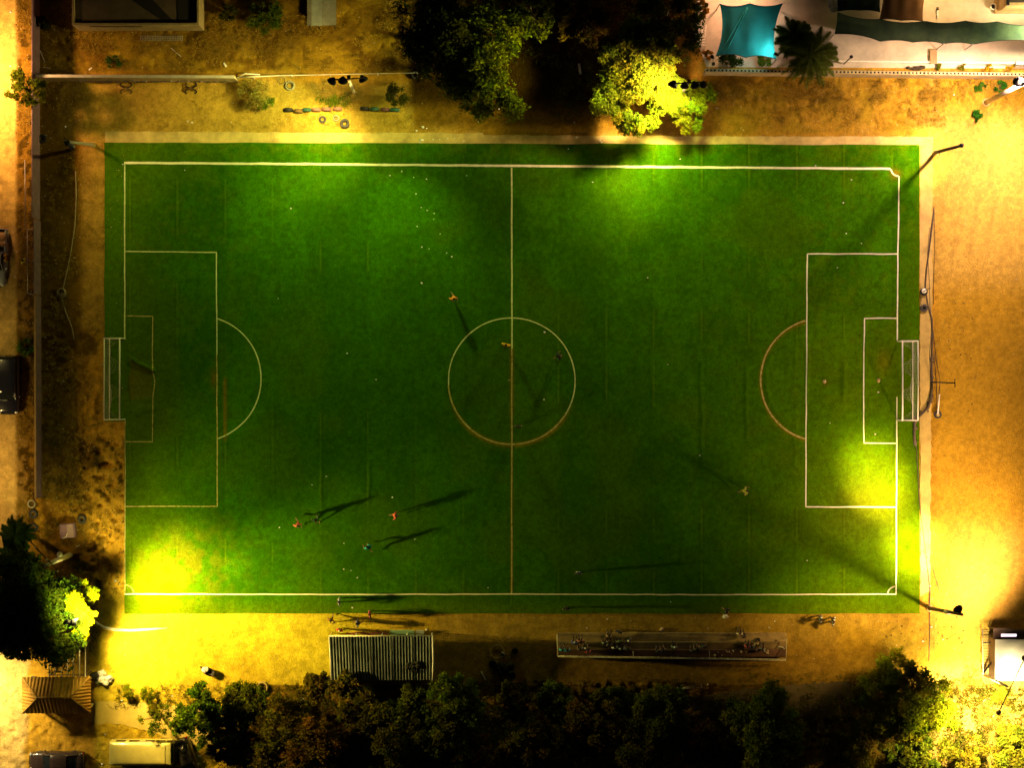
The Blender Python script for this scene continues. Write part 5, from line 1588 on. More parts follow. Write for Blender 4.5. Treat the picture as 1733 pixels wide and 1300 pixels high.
    for s in (-1, 1):
        for x in (-.17, .02, .20): sm.tube([(x * L, s * (Wd / 2 - .002), .34 * Hh), (x * L, s * (Wd / 2 - .012), .60 * Hh)], .008, 4)
    sm.build('door_seam', BLACK, None, O).parent = t
    return t


car('dark brown sedan parked below the hip roofed hut at the lower left', 99, 1288, PI, 4.95, 1.85, 1.42, paint('dark_brown_paint', (.035, .022, .018), .25))
car('black van parked at the left edge with its bonnet towards the bottom', 17, 651, -PI / 2, 5.3, 2.15, 1.75, paint('black_paint', (.012, .012, .022), .18), 'van', 'parked_van', 'van')
car('silver pickup half cut off by the left edge beside two people in yellow', -4, 436, -PI / 2 - .03, 5.2, 2.0, 1.7, paint('silver_paint', (.40, .44, .46), .3), 'pickup', 'parked_pickup', 'pickup')
cg = MB(); cg.blob(P(2, 402, 1.15), .42, 3, .3, (1.2, 1.1, .45)); cg.blob(P(4, 412, 1.15), .3, 4, .3, (1.2, 1.0, .45))
tag(cg.build('cargo_sack', mat('orange_sack', (.50, .28, .12), .9, .2, 3, .4), origin=P(2, 405, 1.05)), 'orange sack lying in the bed of the silver pickup', 'sack')

# white minibus with side windows, lower left
tb = thing('minibus', 'cream white minibus lit yellow, its roof cut by the bottom edge', 'minibus', P(242, 1296))
CREAM = paint('cream_paint', (.78, .76, .20), .4)
bx0 = P(192, 1255).x; bx1 = P(296, 1255).x; by1 = P(240, 1250).y; by0 = by1 - 2.15; hb = 2.25
mb = MB(); mb.box(((bx0 + bx1) / 2, (by0 + by1) / 2, 1.1), (bx1 - bx0, by1 - by0, 1.6)); mb.build('body', CREAM, tb)
mb = MB()


def busroof(u, v):
    x = bx0 + .04 + (bx1 - bx0 - .08) * u; y = by0 + .06 + (by1 - by0 - .12) * v
    e = max(abs(2 * u - 1) ** 10, abs(2 * v - 1) ** 8)
    return (x, y, hb - .16 * e + .004 * math.sin(u * 50))


mb.grid(busroof, 44, 24); mb.build('roof', CREAM, tb)
mb = MB(); mb.box(((bx0 + bx1) / 2, (by0 + by1) / 2, 1.98), (bx1 - bx0 - .16, by1 - by0 - .20, .22)); mb.build('roof_side', CREAM, tb)
for k, (a, b) in enumerate(((197, 213), (219, 236), (246, 262), (264, 280), (283, 292))):
    mb = MB(); xa = P(a, 0, 1.5).x; xb = P(b, 0, 1.5).x; mb.box(((xa + xb) / 2, by1 + .012, 1.5), (xb - xa, .04, .58)); w_ = mb.build('window', GLASS, tb)
mb = MB(); mb.box(((bx0 + bx1) / 2 + .9, by1 + .02, 1.78), (2.4, .05, .05)); mb.build('door_rail', GALV, tb)
mb = MB(); mb.box(((bx0 + bx1) / 2, by1 + .015, 1.05), (bx1 - bx0 - .3, .03, .06)); mb.build('trim', BLACK, tb)
mb = MB(); mb.tube([P(279, 1262, hb + .02), P(279, 1300, hb + .02)], .015, 5); mb.build('roof_seam', BLACK, tb)
for sx in (bx0 + 1.0, bx1 - 1.1):
    for y, s in ((by1 - .10, 1), (by0 + .10, -1)):
        mb = MB(); mb.torus((sx, y, .34), .24, .10, 'Y', 22, 10); w_ = mb.build('wheel', RUBBER, tb)
        mb = MB(); mb.lathe(Vector((sx, y + s * .05, .34)), [(.2, .0), (.05, .03), (.001, .03)], 16, Matrix.Rotation(-s * PI / 2, 3, 'X')); mb.build('rim', CHROME, w_)
mb = MB(); mb.box((bx1 + .02, (by0 + by1) / 2, 1.55), (.05, 1.7, .6)); mb.build('windscreen', GLASS, tb)
for y in (by0 + .3, by1 - .3):
    mb = MB(); mb.blob((bx1 + .03, y, .8), .11, 1, .05); mb.build('headlight', HEADL, tb)
tb = thing('parked_car', 'dark car standing behind the minibus in the tree shadow', 'car', P(322, 1280))
tb_loc = tb.location.copy(); bpy.data.objects.remove(tb)
car('dark car standing beyond the minibus in the shadow of the feathery tree', 318, 1284, -PI / 2 + .35, 3.9, 1.65, 1.4, paint('dark_grey_paint', (.03, .03, .025), .3))

# ================================================================== TYRES AND RINGS
def tyre(label, px, py, R, r, m=RUBBER, half=False, rz=0, grp=None, name='tyre', z=None, tilt=0):
    b = P(px, py); t = thing(name, label, 'tyre', b, grp)
    if half:
        mb = MB(); mb.torus(b, R - r, r, 'Y', 20, 10, 0, PI, 1.25, Matrix.Rotation(rz, 3, 'Z'))
        mb.build('half_buried_tyre', m, t)
        mb = MB(); mb.blob(b + Vector((0, 0, 0)), R * .95, px, .2, (1, .5, .16), 1); mb.build('soil', CONC, t)
    else:
        zz = r if z is None else z
        mb = MB(); mb.torus(b + Vector((0, 0, zz)), R - r, r, 'Z', 30, 12, 0, 2 * PI, 1.1, Matrix.Rotation(tilt, 3, 'X')); mb.build('tread', m, t)
        mb = MB(); mb.torus(b + Vector((0, 0, zz + r * .55)), R - 1.7 * r, r * .38, 'Z', 26, 8); mb.build('bead', RUBBER if m is not RUBBER else mat('worn_rubber', (.06, .055, .05), .9, .3, 8, .3), t)
    return t


TG = mat('green_tyre', (.03, .09, .06), .85, .3, 5, .4); TP = mat('pink_tyre', (.30, .13, .10), .85, .3, 5, .4); TB = mat('brown_tyre', (.16, .09, .03), .85, .3, 5, .4)
row = [(488, 186, RUBBER, 'black half buried tyre, leftmost of the garden row'), (505, 188, TB, 'brown half buried tyre, second in the left group'), (519, 186, TG, 'small dark green half buried tyre, third in the left group'),
       (535, 185.5, TP, 'pink half buried tyre next to the green one in the left group'), (553, 185, mat('dull_pink_tyre', (.26, .11, .09), .85, .3, 5, .4), 'dull pink half buried tyre, fifth in the left group'), (571, 184, TP, 'pink half buried tyre at the right end of the left group'),
       (617, 184, RUBBER, 'black half buried tyre, first in the right group'), (634, 184.5, TG, 'green half buried tyre, second in the right group'), (652, 185.5, mat('maroon_tyre', (.12, .05, .05), .85, .3, 5, .4), 'maroon half buried tyre, third in the right group'), (668, 186, TG, 'green half buried tyre at the right end of the row')]
for x, y, m_, lb in row: tyre(lb, x, y, .45, .14, m_, True, random.uniform(-.06, .06), 'half buried tyres edging the planted patch')
FG = 'tyres lying flat on the dirt'
WR = mat('chalky_tyre', (.30, .26, .16), .9, .3, 6, .4)
tyre('large grey tyre lying flat below the garden row, the lowest of three', 583.5, 209, .44, .13, mat('worn_rubber', (.06, .055, .05)), grp=FG)
tyre('torn tyre lying flat below the garden row, left of three', 546, 202, .34, .09, mat('worn_rubber', (.06, .055, .05)), grp=FG)
tyre('pale sand filled tyre lying flat below the garden row, middle of three', 569, 200, .30, .09, WR, grp=FG)
tyre('large pale bowl like tyre left of the straw coloured bushes', 491, 145, .48, .12, WR, grp=FG)
tyre('faint pale tyre half sunk beside the bowl like one', 477, 136, .40, .06, mat('sunk_tyre', (.34, .24, .08), .9, .2, 5, .4), grp=FG, z=.01)
tyre('tyre in the shade right of the planted patch', 702, 127, .36, .10, mat('worn_rubber', (.06, .055, .05)), grp=FG)
tyre('dark tyre leaning at the inside of the left wall near the top', 72, 235, .42, .12, grp=FG)
tyre('pale rimmed tyre, top of three beside the lower end of the left wall', 54, 853, .40, .10, WR, grp='tyres beside the left road')
tyre('black tyre full of dark water, second of three beside the left road', 57, 870, .44, .12, grp='tyres beside the left road')
tyre('black tyre with pale rim at the palm, lowest of three beside the left road', 57, 893, .44, .12, grp='tyres beside the left road')
tyre('dark tyre tipped beside the purple grey box near the lower left', 139, 879, .42, .11, grp=FG)
tyre('large yellow lit tyre ring holding a plant near the lower left bushes', 444, 1164, .58, .12, mat('sand_tyre', (.36, .28, .08), .9, .3, 5, .4), grp=FG)
tyre('pale tyre ring half hidden in scrub at the lower right', 1672, 1192, .55, .06, WR, grp=FG)
pt = tyre('black tyre with a white weight inside, upper of two by the right goal', 1563, 494, .36, .12, grp='tyre bases by the right goal')
mb = MB(); mb.lathe(P(1563, 492.5), [(.24, .05), (.22, .3), (.001, .32)], 16); tag(mb.build('white_bucket', WHITEP, origin=P(1563, 492.5)), 'white bucket set into the black tyre near the right goal', 'bucket')
mb = MB(); mb.tube([P(1561, 495, .1), P(1567, 491, .8), P(1575, 487, 1.3)], .035, 6); tag(mb.build('stick', BLACK, origin=P(1563, 495)), 'black stick standing crooked in the white bucket', 'stick')
tyre('black tyre with a grey rim, lower of two by the right goal', 1563, 521.5, .36, .12, mat('worn_rubber', (.06, .055, .05)), grp='tyre bases by the right goal')
# weighted post behind right goal
tb = thing('weighted_post', 'pale post standing in a grey tyre base on the sand behind the right goal', 'post', P(1587, 703))
mb = MB(); mb.torus(P(1587, 702, .1), .26, .10); mb.build('tyre_base', mat('worn_rubber', (.06, .055, .05)), tb)
mb = MB(); mb.tube([P(1587, 703, .05), P(1590, 668, 1.6)], .055, 8); mb.build('post', WHITEP, tb)
mb = MB(); mb.lathe(P(1587, 702.5), [(.22, 0), (.2, .16), (.001, .18)], 16); mb.build('concrete_fill', CONC, tb)
# long gathered net behind right goal line
NETM = mat('gathered_net', (.10, .075, .05), .95, .4, 6, .6)
tb = thing('fallen_net', 'long dark gathered net and ropes lying along the right end of the pitch', 'net', P(1577, 600))
main = [(1581, 350), (1577, 385), (1573, 420), (1568, 455), (1566, 485), (1570, 515), (1577, 540), (1578, 575), (1577, 610), (1577, 645), (1576, 675), (1570, 690), (1559, 702), (1548, 712), (1547, 735), (1549, 755)]
mb = MB(); mb.tube([P(x, y, .08) for x, y in main], [.04 + .05 * abs(math.sin(k * 1.3)) + (.05 if k > 8 else 0) for k in range(len(main))], 6); mb.build('net_roll', NETM, tb)
for q, pts in enumerate(([(1581, 352), (1582, 420), (1580, 480), (1580, 515)], [(1573, 385), (1570, 430), (1573, 480), (1574, 520), (1579, 560), (1585, 610), (1591, 645), (1589, 680)], [(1577, 560), (1573, 600), (1575, 640)], [(1581, 600), (1585, 650), (1586, 690)],
                         [(1547, 715), (1551, 760), (1556, 850), (1566, 930), (1574, 1000), (1573, 1030)], [(1562, 930), (1578, 960), (1590, 1000)], [(1573, 1030), (1573.5, 1080), (1572, 1120)])):  # last line, below the pole, draws a faint fence shadow
    mb = MB(); mb.tube([P(x, y, .05) for x, y in pts], .028 if q != 4 else .045, 5); mb.build('rope_or_shadow_line', NETM, tb)
rr = random.Random(8)
mb = MB()
for k in range(26):
    u = rr.random(); i = int(u * 6) + 8; x, y = main[i]
    mb.blob(P(x + rr.uniform(-1.5, 1.5), y + rr.uniform(-8, 8), .08), .05 + .1 * rr.random(), k, .6, (1, 1.4, .6), 1)
for k in range(14): mb.blob(P(1549 + rr.uniform(-3, 3), 730 + rr.uniform(-18, 18), .06), .06 + .08 * rr.random(), k + 50, .6, (1, 1.4, .6), 1)
mb.build('bunched_net', NETM, tb)
# mound dots on the strip left of the net come from gravel

# ================================================================== SMALL THINGS
# concrete blocks in a row
for k in range(13):
    x = 240 + k * 5.6
    mb = MB(); b = P(x, 64.5)
    mb.box(b + Vector((-.085, 0, .10)), (.035, .44, .2)); mb.box(b + Vector((.085, 0, .10)), (.035, .44, .2)); mb.box(b + Vector((0, .20, .10)), (.13, .035, .2)); mb.box(b + Vector((0, -.20, .10)), (.13, .035, .2)); mb.box(b + Vector((0, 0, .10)), (.13, .035, .2))
    tag(mb.build('concrete_block', mat('block_grey', (.34, .30, .20), .9, .3, 4, .5), origin=b), 'hollow concrete block in the row laid out in front of the flat roofed house', 'block', 'concrete blocks laid in a row')
# curled iron frames
for k, (x, lb) in enumerate(((213, 'left black curled iron frame below the graffiti wall'), (323, 'right black curled iron frame below the graffiti wall'))):
    tb = thing('curled_iron_frame', lb, 'iron frame', P(x, 149), 'curled iron frames')
    for s in (-1, 1):
        for e in (-1, 1):
            mb = MB(); mb.tube([P(x + s * (2.5 + 5.5 * math.sin(q * .5)) + s * .6 * q, 149 + e * (1 + q * 1.3), .12 + .1 * math.sin(q)) for q in range(7)], .055, 6)
            mb.build('curled_leg', BLACK, tb)
    mb = MB(); mb.tube([P(x - 5, 151.5, .3), P(x, 148.5, .45), P(x + 5, 149.5, .3)], .03, 6); mb.build('seat_bar', RUST, tb)
# wheelbarrow
tb = thing('wheelbarrow', 'black wheelbarrow with long thin handles on the glaring yellow ground', 'wheelbarrow', P(352, 1134))
a = P(342, 1130); d = (P(372, 1144) - a).normalized(); n_ = Vector((-d.y, d.x, 0))
mb = MB()


def tray(u, v):
    x = .15 + 1.15 * u; w = .30 + .06 * math.sin(PI * u); e = 1 - (abs(2 * u - 1)) ** 6 * .5
    y = (2 * v - 1) * w * e
    dep = .26 * (1 - max(abs(2 * u - 1) ** 3, abs(2 * v - 1) ** 3))
    return a + d * x + n_ * y + Vector((0, 0, .62 - dep))


mb.grid(tray, 18, 14); mb.build('tray', BLACK, tb)
for s in (-1, 1):
    mb = MB(); mb.tube([a + n_ * s * .10 + Vector((0, 0, .3)), a + d * .7 + n_ * s * .2 + Vector((0, 0, .4)), a + d * 1.9 + n_ * s * .16 + Vector((0, 0, .6))], .022, 6); mb.build('handle', DARKWOOD, tb)
    mb = MB(); mb.tube([a + d * 1.0 + n_ * s * .2 + Vector((0, 0, .42)), a + d * 1.1 + n_ * s * .22 + Vector((0, 0, .0))], .02, 6); mb.build('leg', BLACK, tb)
mb = MB(); mb.torus(a + Vector((0, 0, .22)), .15, .06, 'Y', 20, 8, rot=Matrix.Rotation(math.atan2(d.y, d.x), 3, 'Z')); mb.build('wheel', RUBBER, tb)
tb2 = MB(); tb2.blob(a + d * .35 + Vector((0, 0, .66)), .22, 5, .5, (1, 1.3, .4)); tb2.blob(a + d * .55 + n_ * .12 + Vector((0, 0, .64)), .16, 6, .5, (1, 1.3, .4))
tag(tb2.build('cloth_bundle', CLOTHW, origin=a), 'white and orange cloth bundle lying in the front of the wheelbarrow', 'cloth')
# water tank with sacks
tb = thing('water_tank', 'round black water tank at the right side of the hip roofed hut', 'tank', P(161, 1144))
mb = MB(); mb.lathe(P(161, 1144), [(.36, 0), (.38, .1), (.38, .75), (.33, .9), (.12, .98), (.001, .98)], 24); mb.build('tank_shell', BLACK, tb)
mb = MB(); mb.lathe(P(161, 1144), [(.12, .97), (.12, 1.03), (.001, 1.04)], 16); mb.build('lid', BLACK, tb)
for k, (x, y, s, lb) in enumerate(((173, 1140, .36, 'upper white sack of the heap beside the black tank'), (172, 1150, .34, 'middle white sack of the heap beside the black tank'), (184, 1149, .38, 'right white sack of the heap beside the black tank'), (164, 1155, .30, 'greenish sack at the lower left of the white heap'), (179, 1157, .3, 'creased sack at the bottom of the white heap'))):
    mb = MB(); mb.blob(P(x, y, .26), s, k + 20, .45, (1, .75, .75), 3)
    tag(mb.build('sack', CLOTHW if k not in (3,) else mat('green_sack', (.2, .24, .08), .9, .2, 3, .4), origin=P(x, y)), lb, 'sack', 'sacks heaped by the tank')
# hoops and barrels between dugout and stand
mb = MB(); b = P(841.5, 1103); mb.torus(b + Vector((0, 0, .10)), .60, .03, n=40, m=8)
tag(mb.build('hoop', mat('hoop_wood', (.34, .26, .08), .8, .2, 3, .2), origin=b), 'thin pale ring lying between the dugout and the spectator stand', 'ring')
for x, y, R_, lb in ((871.5, 1102, .28, 'black round barrel right of the thin pale ring'), (834, 1124, .34, 'black barrel in the dark pile, upper left'), (866, 1143, .36, 'black barrel in the dark pile, lower right'), (851, 1107.5, .2, 'small grey bucket touching the thin pale ring')):
    tb = thing('barrel', lb, 'barrel', P(x, y), 'barrels and buckets behind the touchline')
    mb = MB(); mb.lathe(P(x, y), [(R_, 0), (R_ * 1.04, .3), (R_, .6), (R_ * .9, .61), (R_ * .88, .2), (.001, .15)], 22); mb.build('drum', BLACK if R_ > .21 else GALV, tb)
    mb = MB(); mb.torus(P(x, y, .58), R_ * .97, .02, n=22, m=6); mb.build('rim', BLACK, tb)
mb = MB()
for k in range(7): mb.blob(P(838 + k * 4.5, 1128 + (k % 3) * 5, .15), .3, k + 3, .6, (1.2, 1, .5), 2)
tag(mb.build('tarpaulin_heap', mat('black_tarpaulin', (.012, .012, .01), .7, .3, 3, .4), origin=P(850, 1132)), 'black crumpled tarpaulin heap between the two barrels', 'tarpaulin')
mb = MB(); mb.box(P(818, 1144, .05), (.08, .85, .06), .45); tag(mb.build('plank', WHITEP, origin=P(818, 1144)), 'pale short plank lying left of the dark barrel pile', 'plank')
# abandoned frame
tb = thing('broken_frame', 'abandoned white tube frame lying below the spectator stand', 'frame', P(1160, 1166))
for pts in ([(1146, 1162), (1150, 1170), (1151, 1168)], [(1149, 1166), (1178, 1160)], [(1150, 1166.5), (1188, 1164)], [(1186, 1159), (1188.5, 1165)], [(1123, 1175), (1147, 1181)], [(1147, 1181), (1148, 1167)]):
    mb = MB(); mb.tube([P(x, y, .35) for x, y in pts], .035, 6); mb.build('tube', GALV, tb)
# purple grey box near left
tb = thing('utility_box', 'purple grey open topped utility box near the lower left', 'box', P(114, 898))
mb = MB(); a = P(101, 887, .7); b = P(127, 911, .7); cx, cy = (a.x + b.x) / 2, (a.y + b.y) / 2
mb.box((cx, cy, .36), (b.x - a.x, a.y - b.y, .72), .08); mb.build('box_body', WALLP, tb)
mb = MB(); mb.box((cx + .25, cy, .735), (.55, 1.15, .03), .08); mb.build('lid', mat('lilac_grey', (.30, .20, .20), .8, .2, 2, .3), tb)
mb = MB(); mb.tube([P(105, 912, .75), P(112, 909, .75), P(114, 903, .75)], .03, 5); mb.build('hook', WHITEP, tb)
# planks, sticks, boards as individual debris
deb = [(298, 88, 22, 40, .05, 'thin pale stick on the waste ground below the house'), (153, 116, 7, -40, .1, 'small pale board left on the waste ground'), (381, 109, 8, 55, .16, 'white broken board near the painted wall end'),
       (72, 95, 22, 68, .06, 'thin pale pipe leaning inside the left wall corner'), (79, 114, 12, 10, .06, 'short pale batten inside the left wall corner'), (502, 113, 14, 40, .06, 'dark thin stick on the straw coloured slope'),
       (981, 116, 18, 82, .22, 'yellow lit plank standing out of the dark ground between two trees'), (1402, 121, 18, 5, .06, 'thin pale stick lying on top of the courtyard wall'),
       (131, 925, 8, -20, .05, 'thin white stick by the pale pole at the lower left'), (1682, 1212, 24, -50, .05, 'white stick in the scrub at the lower right')]
for x, y, L_, an, w, lb in deb:
    mb = MB(); z = .05 if y != 121 else 2.2
    mb.box(P(x, y, z), (W(L_), w, .04), math.radians(-an)); tag(mb.build('plank', WHITEP if 'dark' not in lb[:6] else DARKWOOD, origin=P(x, y)), lb, 'plank')
mb = MB(); mb.box(P(508, 1196, .2), (.20, .8, .05), -.5); mb.blob(P(512, 1186, .2), .18, 3, .5, (1, 1, .4), 1)
tag(mb.build('rag', CLOTHW, origin=P(510, 1192)), 'pale rag caught in the bushes below the tyre ring', 'rag')
mb = MB(); mb.tube([P(1225, 1055, .1), P(1232, 1044, .1)], .01, 4)
tb = thing('corner_rag', 'white rag on the dirt near the touchline above the stand', 'rag', P(1228, 1044)); bpy.data.objects.remove(tb)
mb = MB(); mb.blob(P(1227.5, 1043.5, .12), .26, 9, .5, (1, .9, .4), 2)
tag(mb.build('rag', CLOTHW, origin=P(1227.5, 1043.5)), 'white bundled rag on the dirt just outside the near touchline', 'rag')
# turf marks in front of right goal: lifted flap and stones
mb = MB(); mb.blob(P(1487, 644, .06), .16, 4, .5, (1, 1, .5), 2); tag(mb.build('stone', CONC, origin=P(1487, 644)), 'pale stone lying in front of the right goal', 'stone')
mb = MB(); mb.blob(P(1395.5, 646, .06), .17, 4, .4, (1, 1, .5), 2); tag(mb.build('football', mat('dirty_ball', (.42, .34, .12), .8, .3, 5, .3), origin=P(1395.5, 646)), 'dirty round ball lying on the right penalty spot', 'ball')
# litter on the pitch and dirt
lit = [(680, 290, 1), (704, 328, 1.2), (713, 351, 1), (723, 356, 1), (735, 361, 1), (706, 383, 1), (714, 418, 1.5), (745, 396, .9), (726, 421, .8), (756, 428, .9), (764.5, 434.5, 1.9), (713.5, 479, 2), (734, 371, .8), (700, 300, .7),
       (492, 353, 1.3), (471, 505, .7), (921.5, 562.5, 1.8), (920.5, 676.5, 1.6), (587.5, 598, 1.3), (636.5, 642.5, 1.2), (552.5, 806.5, 1.3), (664, 842, 1.4), (605, 978, 1.4), (582, 920, 1), (582, 964, 1), (594, 966, .8), (313, 288, 1.1),
       (208, 278, 1.4), (1380, 280, 1.2), (1427, 343, 1.3), (1441, 304, 1.2), (1458, 412, 1.3), (1417, 453, 1.3), (1432, 395, 1), (1151, 269, 1.3), (1003, 308, .9), (962, 252, 1), (1366, 949, 1.3), (1404, 716, 1.2), (1481, 735, 1.2), (1486, 664, 1.4),
       (1184, 771, 1.1), (660, 297, 1.2), (722, 303, 1.2), (790, 297, .8), (1096, 470, .8), (1130, 617, .9), (826, 995, 1), (473, 893, 1.3), (528, 821, .9), (702, 913, .9), (1135, 1019, 1)]
for k, (x, y, s) in enumerate(lit):
    b = turf_point(x, y, .0); mb = MB(); mb.blob(b + Vector((0, 0, .02)), .034 * s + .022, k, .5, (1.2, .9, .4), 1)
    tag(mb.build('litter_scrap', CLOTHW, origin=b), 'tiny white scrap of litter on the green pitch', 'litter', 'white litter scraps on the pitch')
lit2 = [(716, 215, 4.2), (705, 221, 2.2), (714, 237, 5), (710, 240, 3), (733, 236, 1.6), (757, 235, 1.8), (769, 234, 1.5), (785, 239, 1.8), (744, 236, 1.2), (722, 217, 2), (1015, 238, 2.4), (1018, 241, 1.5), (975, 232, 3), (1213, 183, 1.6), (844, 184, 2), (972, 207, 2),
        (809, 206, 2), (1614, 160, 2.2), (1573, 992, 2.5), (1576, 1062, 2), (1596, 1083, 2), (1562, 1086, 2.2), (1484, 1117, 2.2), (722, 1066, 3), (597, 1029, 2.5), (1028, 1048, 1.8), (993, 1063, 2), (1198, 1064, 1.3), (1302, 1063, 2), (1311, 1052, 1.5), (1281, 1072, 2.4),
        (1317, 1117, 1.8), (1198, 1159, 1.6), (196, 983, 3), (203, 989, 1.6), (206, 1187, 3.2), (292, 1179, 2.6), (337, 1183, 1.2), (178, 1244, 1.8), (173, 1295, 3), (338, 1281, 3), (111, 214, 2), (325, 207, 3), (318, 205, 2), (391, 207, 1.5), (26, 468, 2), (28, 426, 2), (5, 484, 2.5), (107, 645, 2), (77, 571, 2), (18, 111, 2.5), (18, 20, 3)]
for k, (x, y, s) in enumerate(lit2):
    b = P(x, y); mb = MB(); mb.blob(b + Vector((0, 0, .03)), .028 * s + .02, k + 70, .6, (1.2, .9, .45), 1)
    tag(mb.build('litter_scrap', CLOTHW, origin=b), 'white scrap of litter on the bare dirt around the pitch', 'litter', 'white litter scraps on the dirt')

# ================================================================== PEOPLE
SKIN = mat('skin', (.24, .13, .07), .6, .1, 6, .1)
HAIR = mat('dark_hair', (.012, .009, .007), .8, .3, 20, .4)
SHOE = mat('dark_shoe', (.03, .03, .03), .7, .2, 6, .1)

POSES = {
    'stand': dict(hipL=(.09, 0, .93), hipR=(-.09, 0, .93), kneeL=(.11, .02, .50), kneeR=(-.11, .02, .50), ankL=(.12, -.02, .09), ankR=(-.12, -.02, .09),
                  pel=(0, 0, 1.0), waist=(0, 0, 1.15), chest=(0, 0, 1.36), neck=(0, 0, 1.50), head=(0, .02, 1.62), top=(0, .01, 1.73),
                  shL=(.18, 0, 1.42), shR=(-.18, 0, 1.42), elL=(.27, -.02, 1.15), elR=(-.27, -.02, 1.15), wrL=(.28, .08, .92), wrR=(-.28, .08, .92)),
    'hips': dict(hipL=(.09, 0, .93), hipR=(-.09, 0, .93), kneeL=(.14, .02, .50), kneeR=(-.14, .02, .50), ankL=(.17, -.02, .09), ankR=(-.17, -.02, .09),
                 pel=(0, 0, 1.0), waist=(0, 0, 1.15), chest=(0, 0, 1.36), neck=(0, 0, 1.50), head=(0, .03, 1.62), top=(0, .02, 1.73),
                 shL=(.19, 0, 1.42), shR=(-.19, 0, 1.42), elL=(.38, -.06, 1.18), elR=(-.38, -.06, 1.18), wrL=(.20, .10, 1.02), wrR=(-.20, .10, 1.02)),
    'run': dict(hipL=(.09, 0, .92), hipR=(-.09, 0, .92), kneeL=(.10, .34, .66), kneeR=(-.10, -.10, .52), ankL=(.10, .22, .26), ankR=(-.10, -.48, .36),
                pel=(0, 0, .98), waist=(0, .05, 1.13), chest=(0, .12, 1.33), neck=(0, .17, 1.46), head=(0, .22, 1.57), top=(0, .23, 1.68),
                shL=(.18, .12, 1.39), shR=(-.18, .16, 1.39), elL=(.30, -.14, 1.22), elR=(-.29, .28, 1.14), wrL=(.26, -.10, .98), wrR=(-.18, .46, 1.26)),
    'stride': dict(hipL=(.09, 0, .92), hipR=(-.09, 0, .92), kneeL=(.10, .22, .54), kneeR=(-.10, -.12, .50), ankL=(.10, .36, .12), ankR=(-.10, -.40, .16),
                   pel=(0, 0, .98), waist=(0, .03, 1.13), chest=(0, .06, 1.34), neck=(0, .08, 1.48), head=(0, .11, 1.60), top=(0, .11, 1.71),
                   shL=(.18, .04, 1.40), shR=(-.18, .08, 1.40), elL=(.28, -.14, 1.16), elR=(-.28, .20, 1.15), wrL=(.27, -.08, .92), wrR=(-.25, .36, 1.05)),
    'sit': dict(hipL=(.10, 0, .50), hipR=(-.10, 0, .50), kneeL=(.14, .42, .52), kneeR=(-.14, .42, .52), ankL=(.14, .44, .09), ankR=(-.14, .44, .09),
                pel=(0, 0, .55), waist=(0, .02, .70), chest=(0, .08, .92), neck=(0, .12, 1.06), head=(0, .17, 1.17), top=(0, .17, 1.28),
                shL=(.18, .09, .98), shR=(-.18, .09, .98), elL=(.25, .16, .74), elR=(-.25, .16, .74), wrL=(.15, .36, .64), wrR=(-.15, .36, .64)),
}
RAD = dict(pel=.135, waist=.125, chest=.145, neck=.062, head=.098, top=.07, shL=.075, shR=.075, elL=.045, elR=.045, wrL=.030, wrR=.030,
           hipL=.095, hipR=.095, kneeL=.062, kneeR=.062, ankL=.042, ankR=.042, toeL=.035, toeR=.035)
BODIES = {}


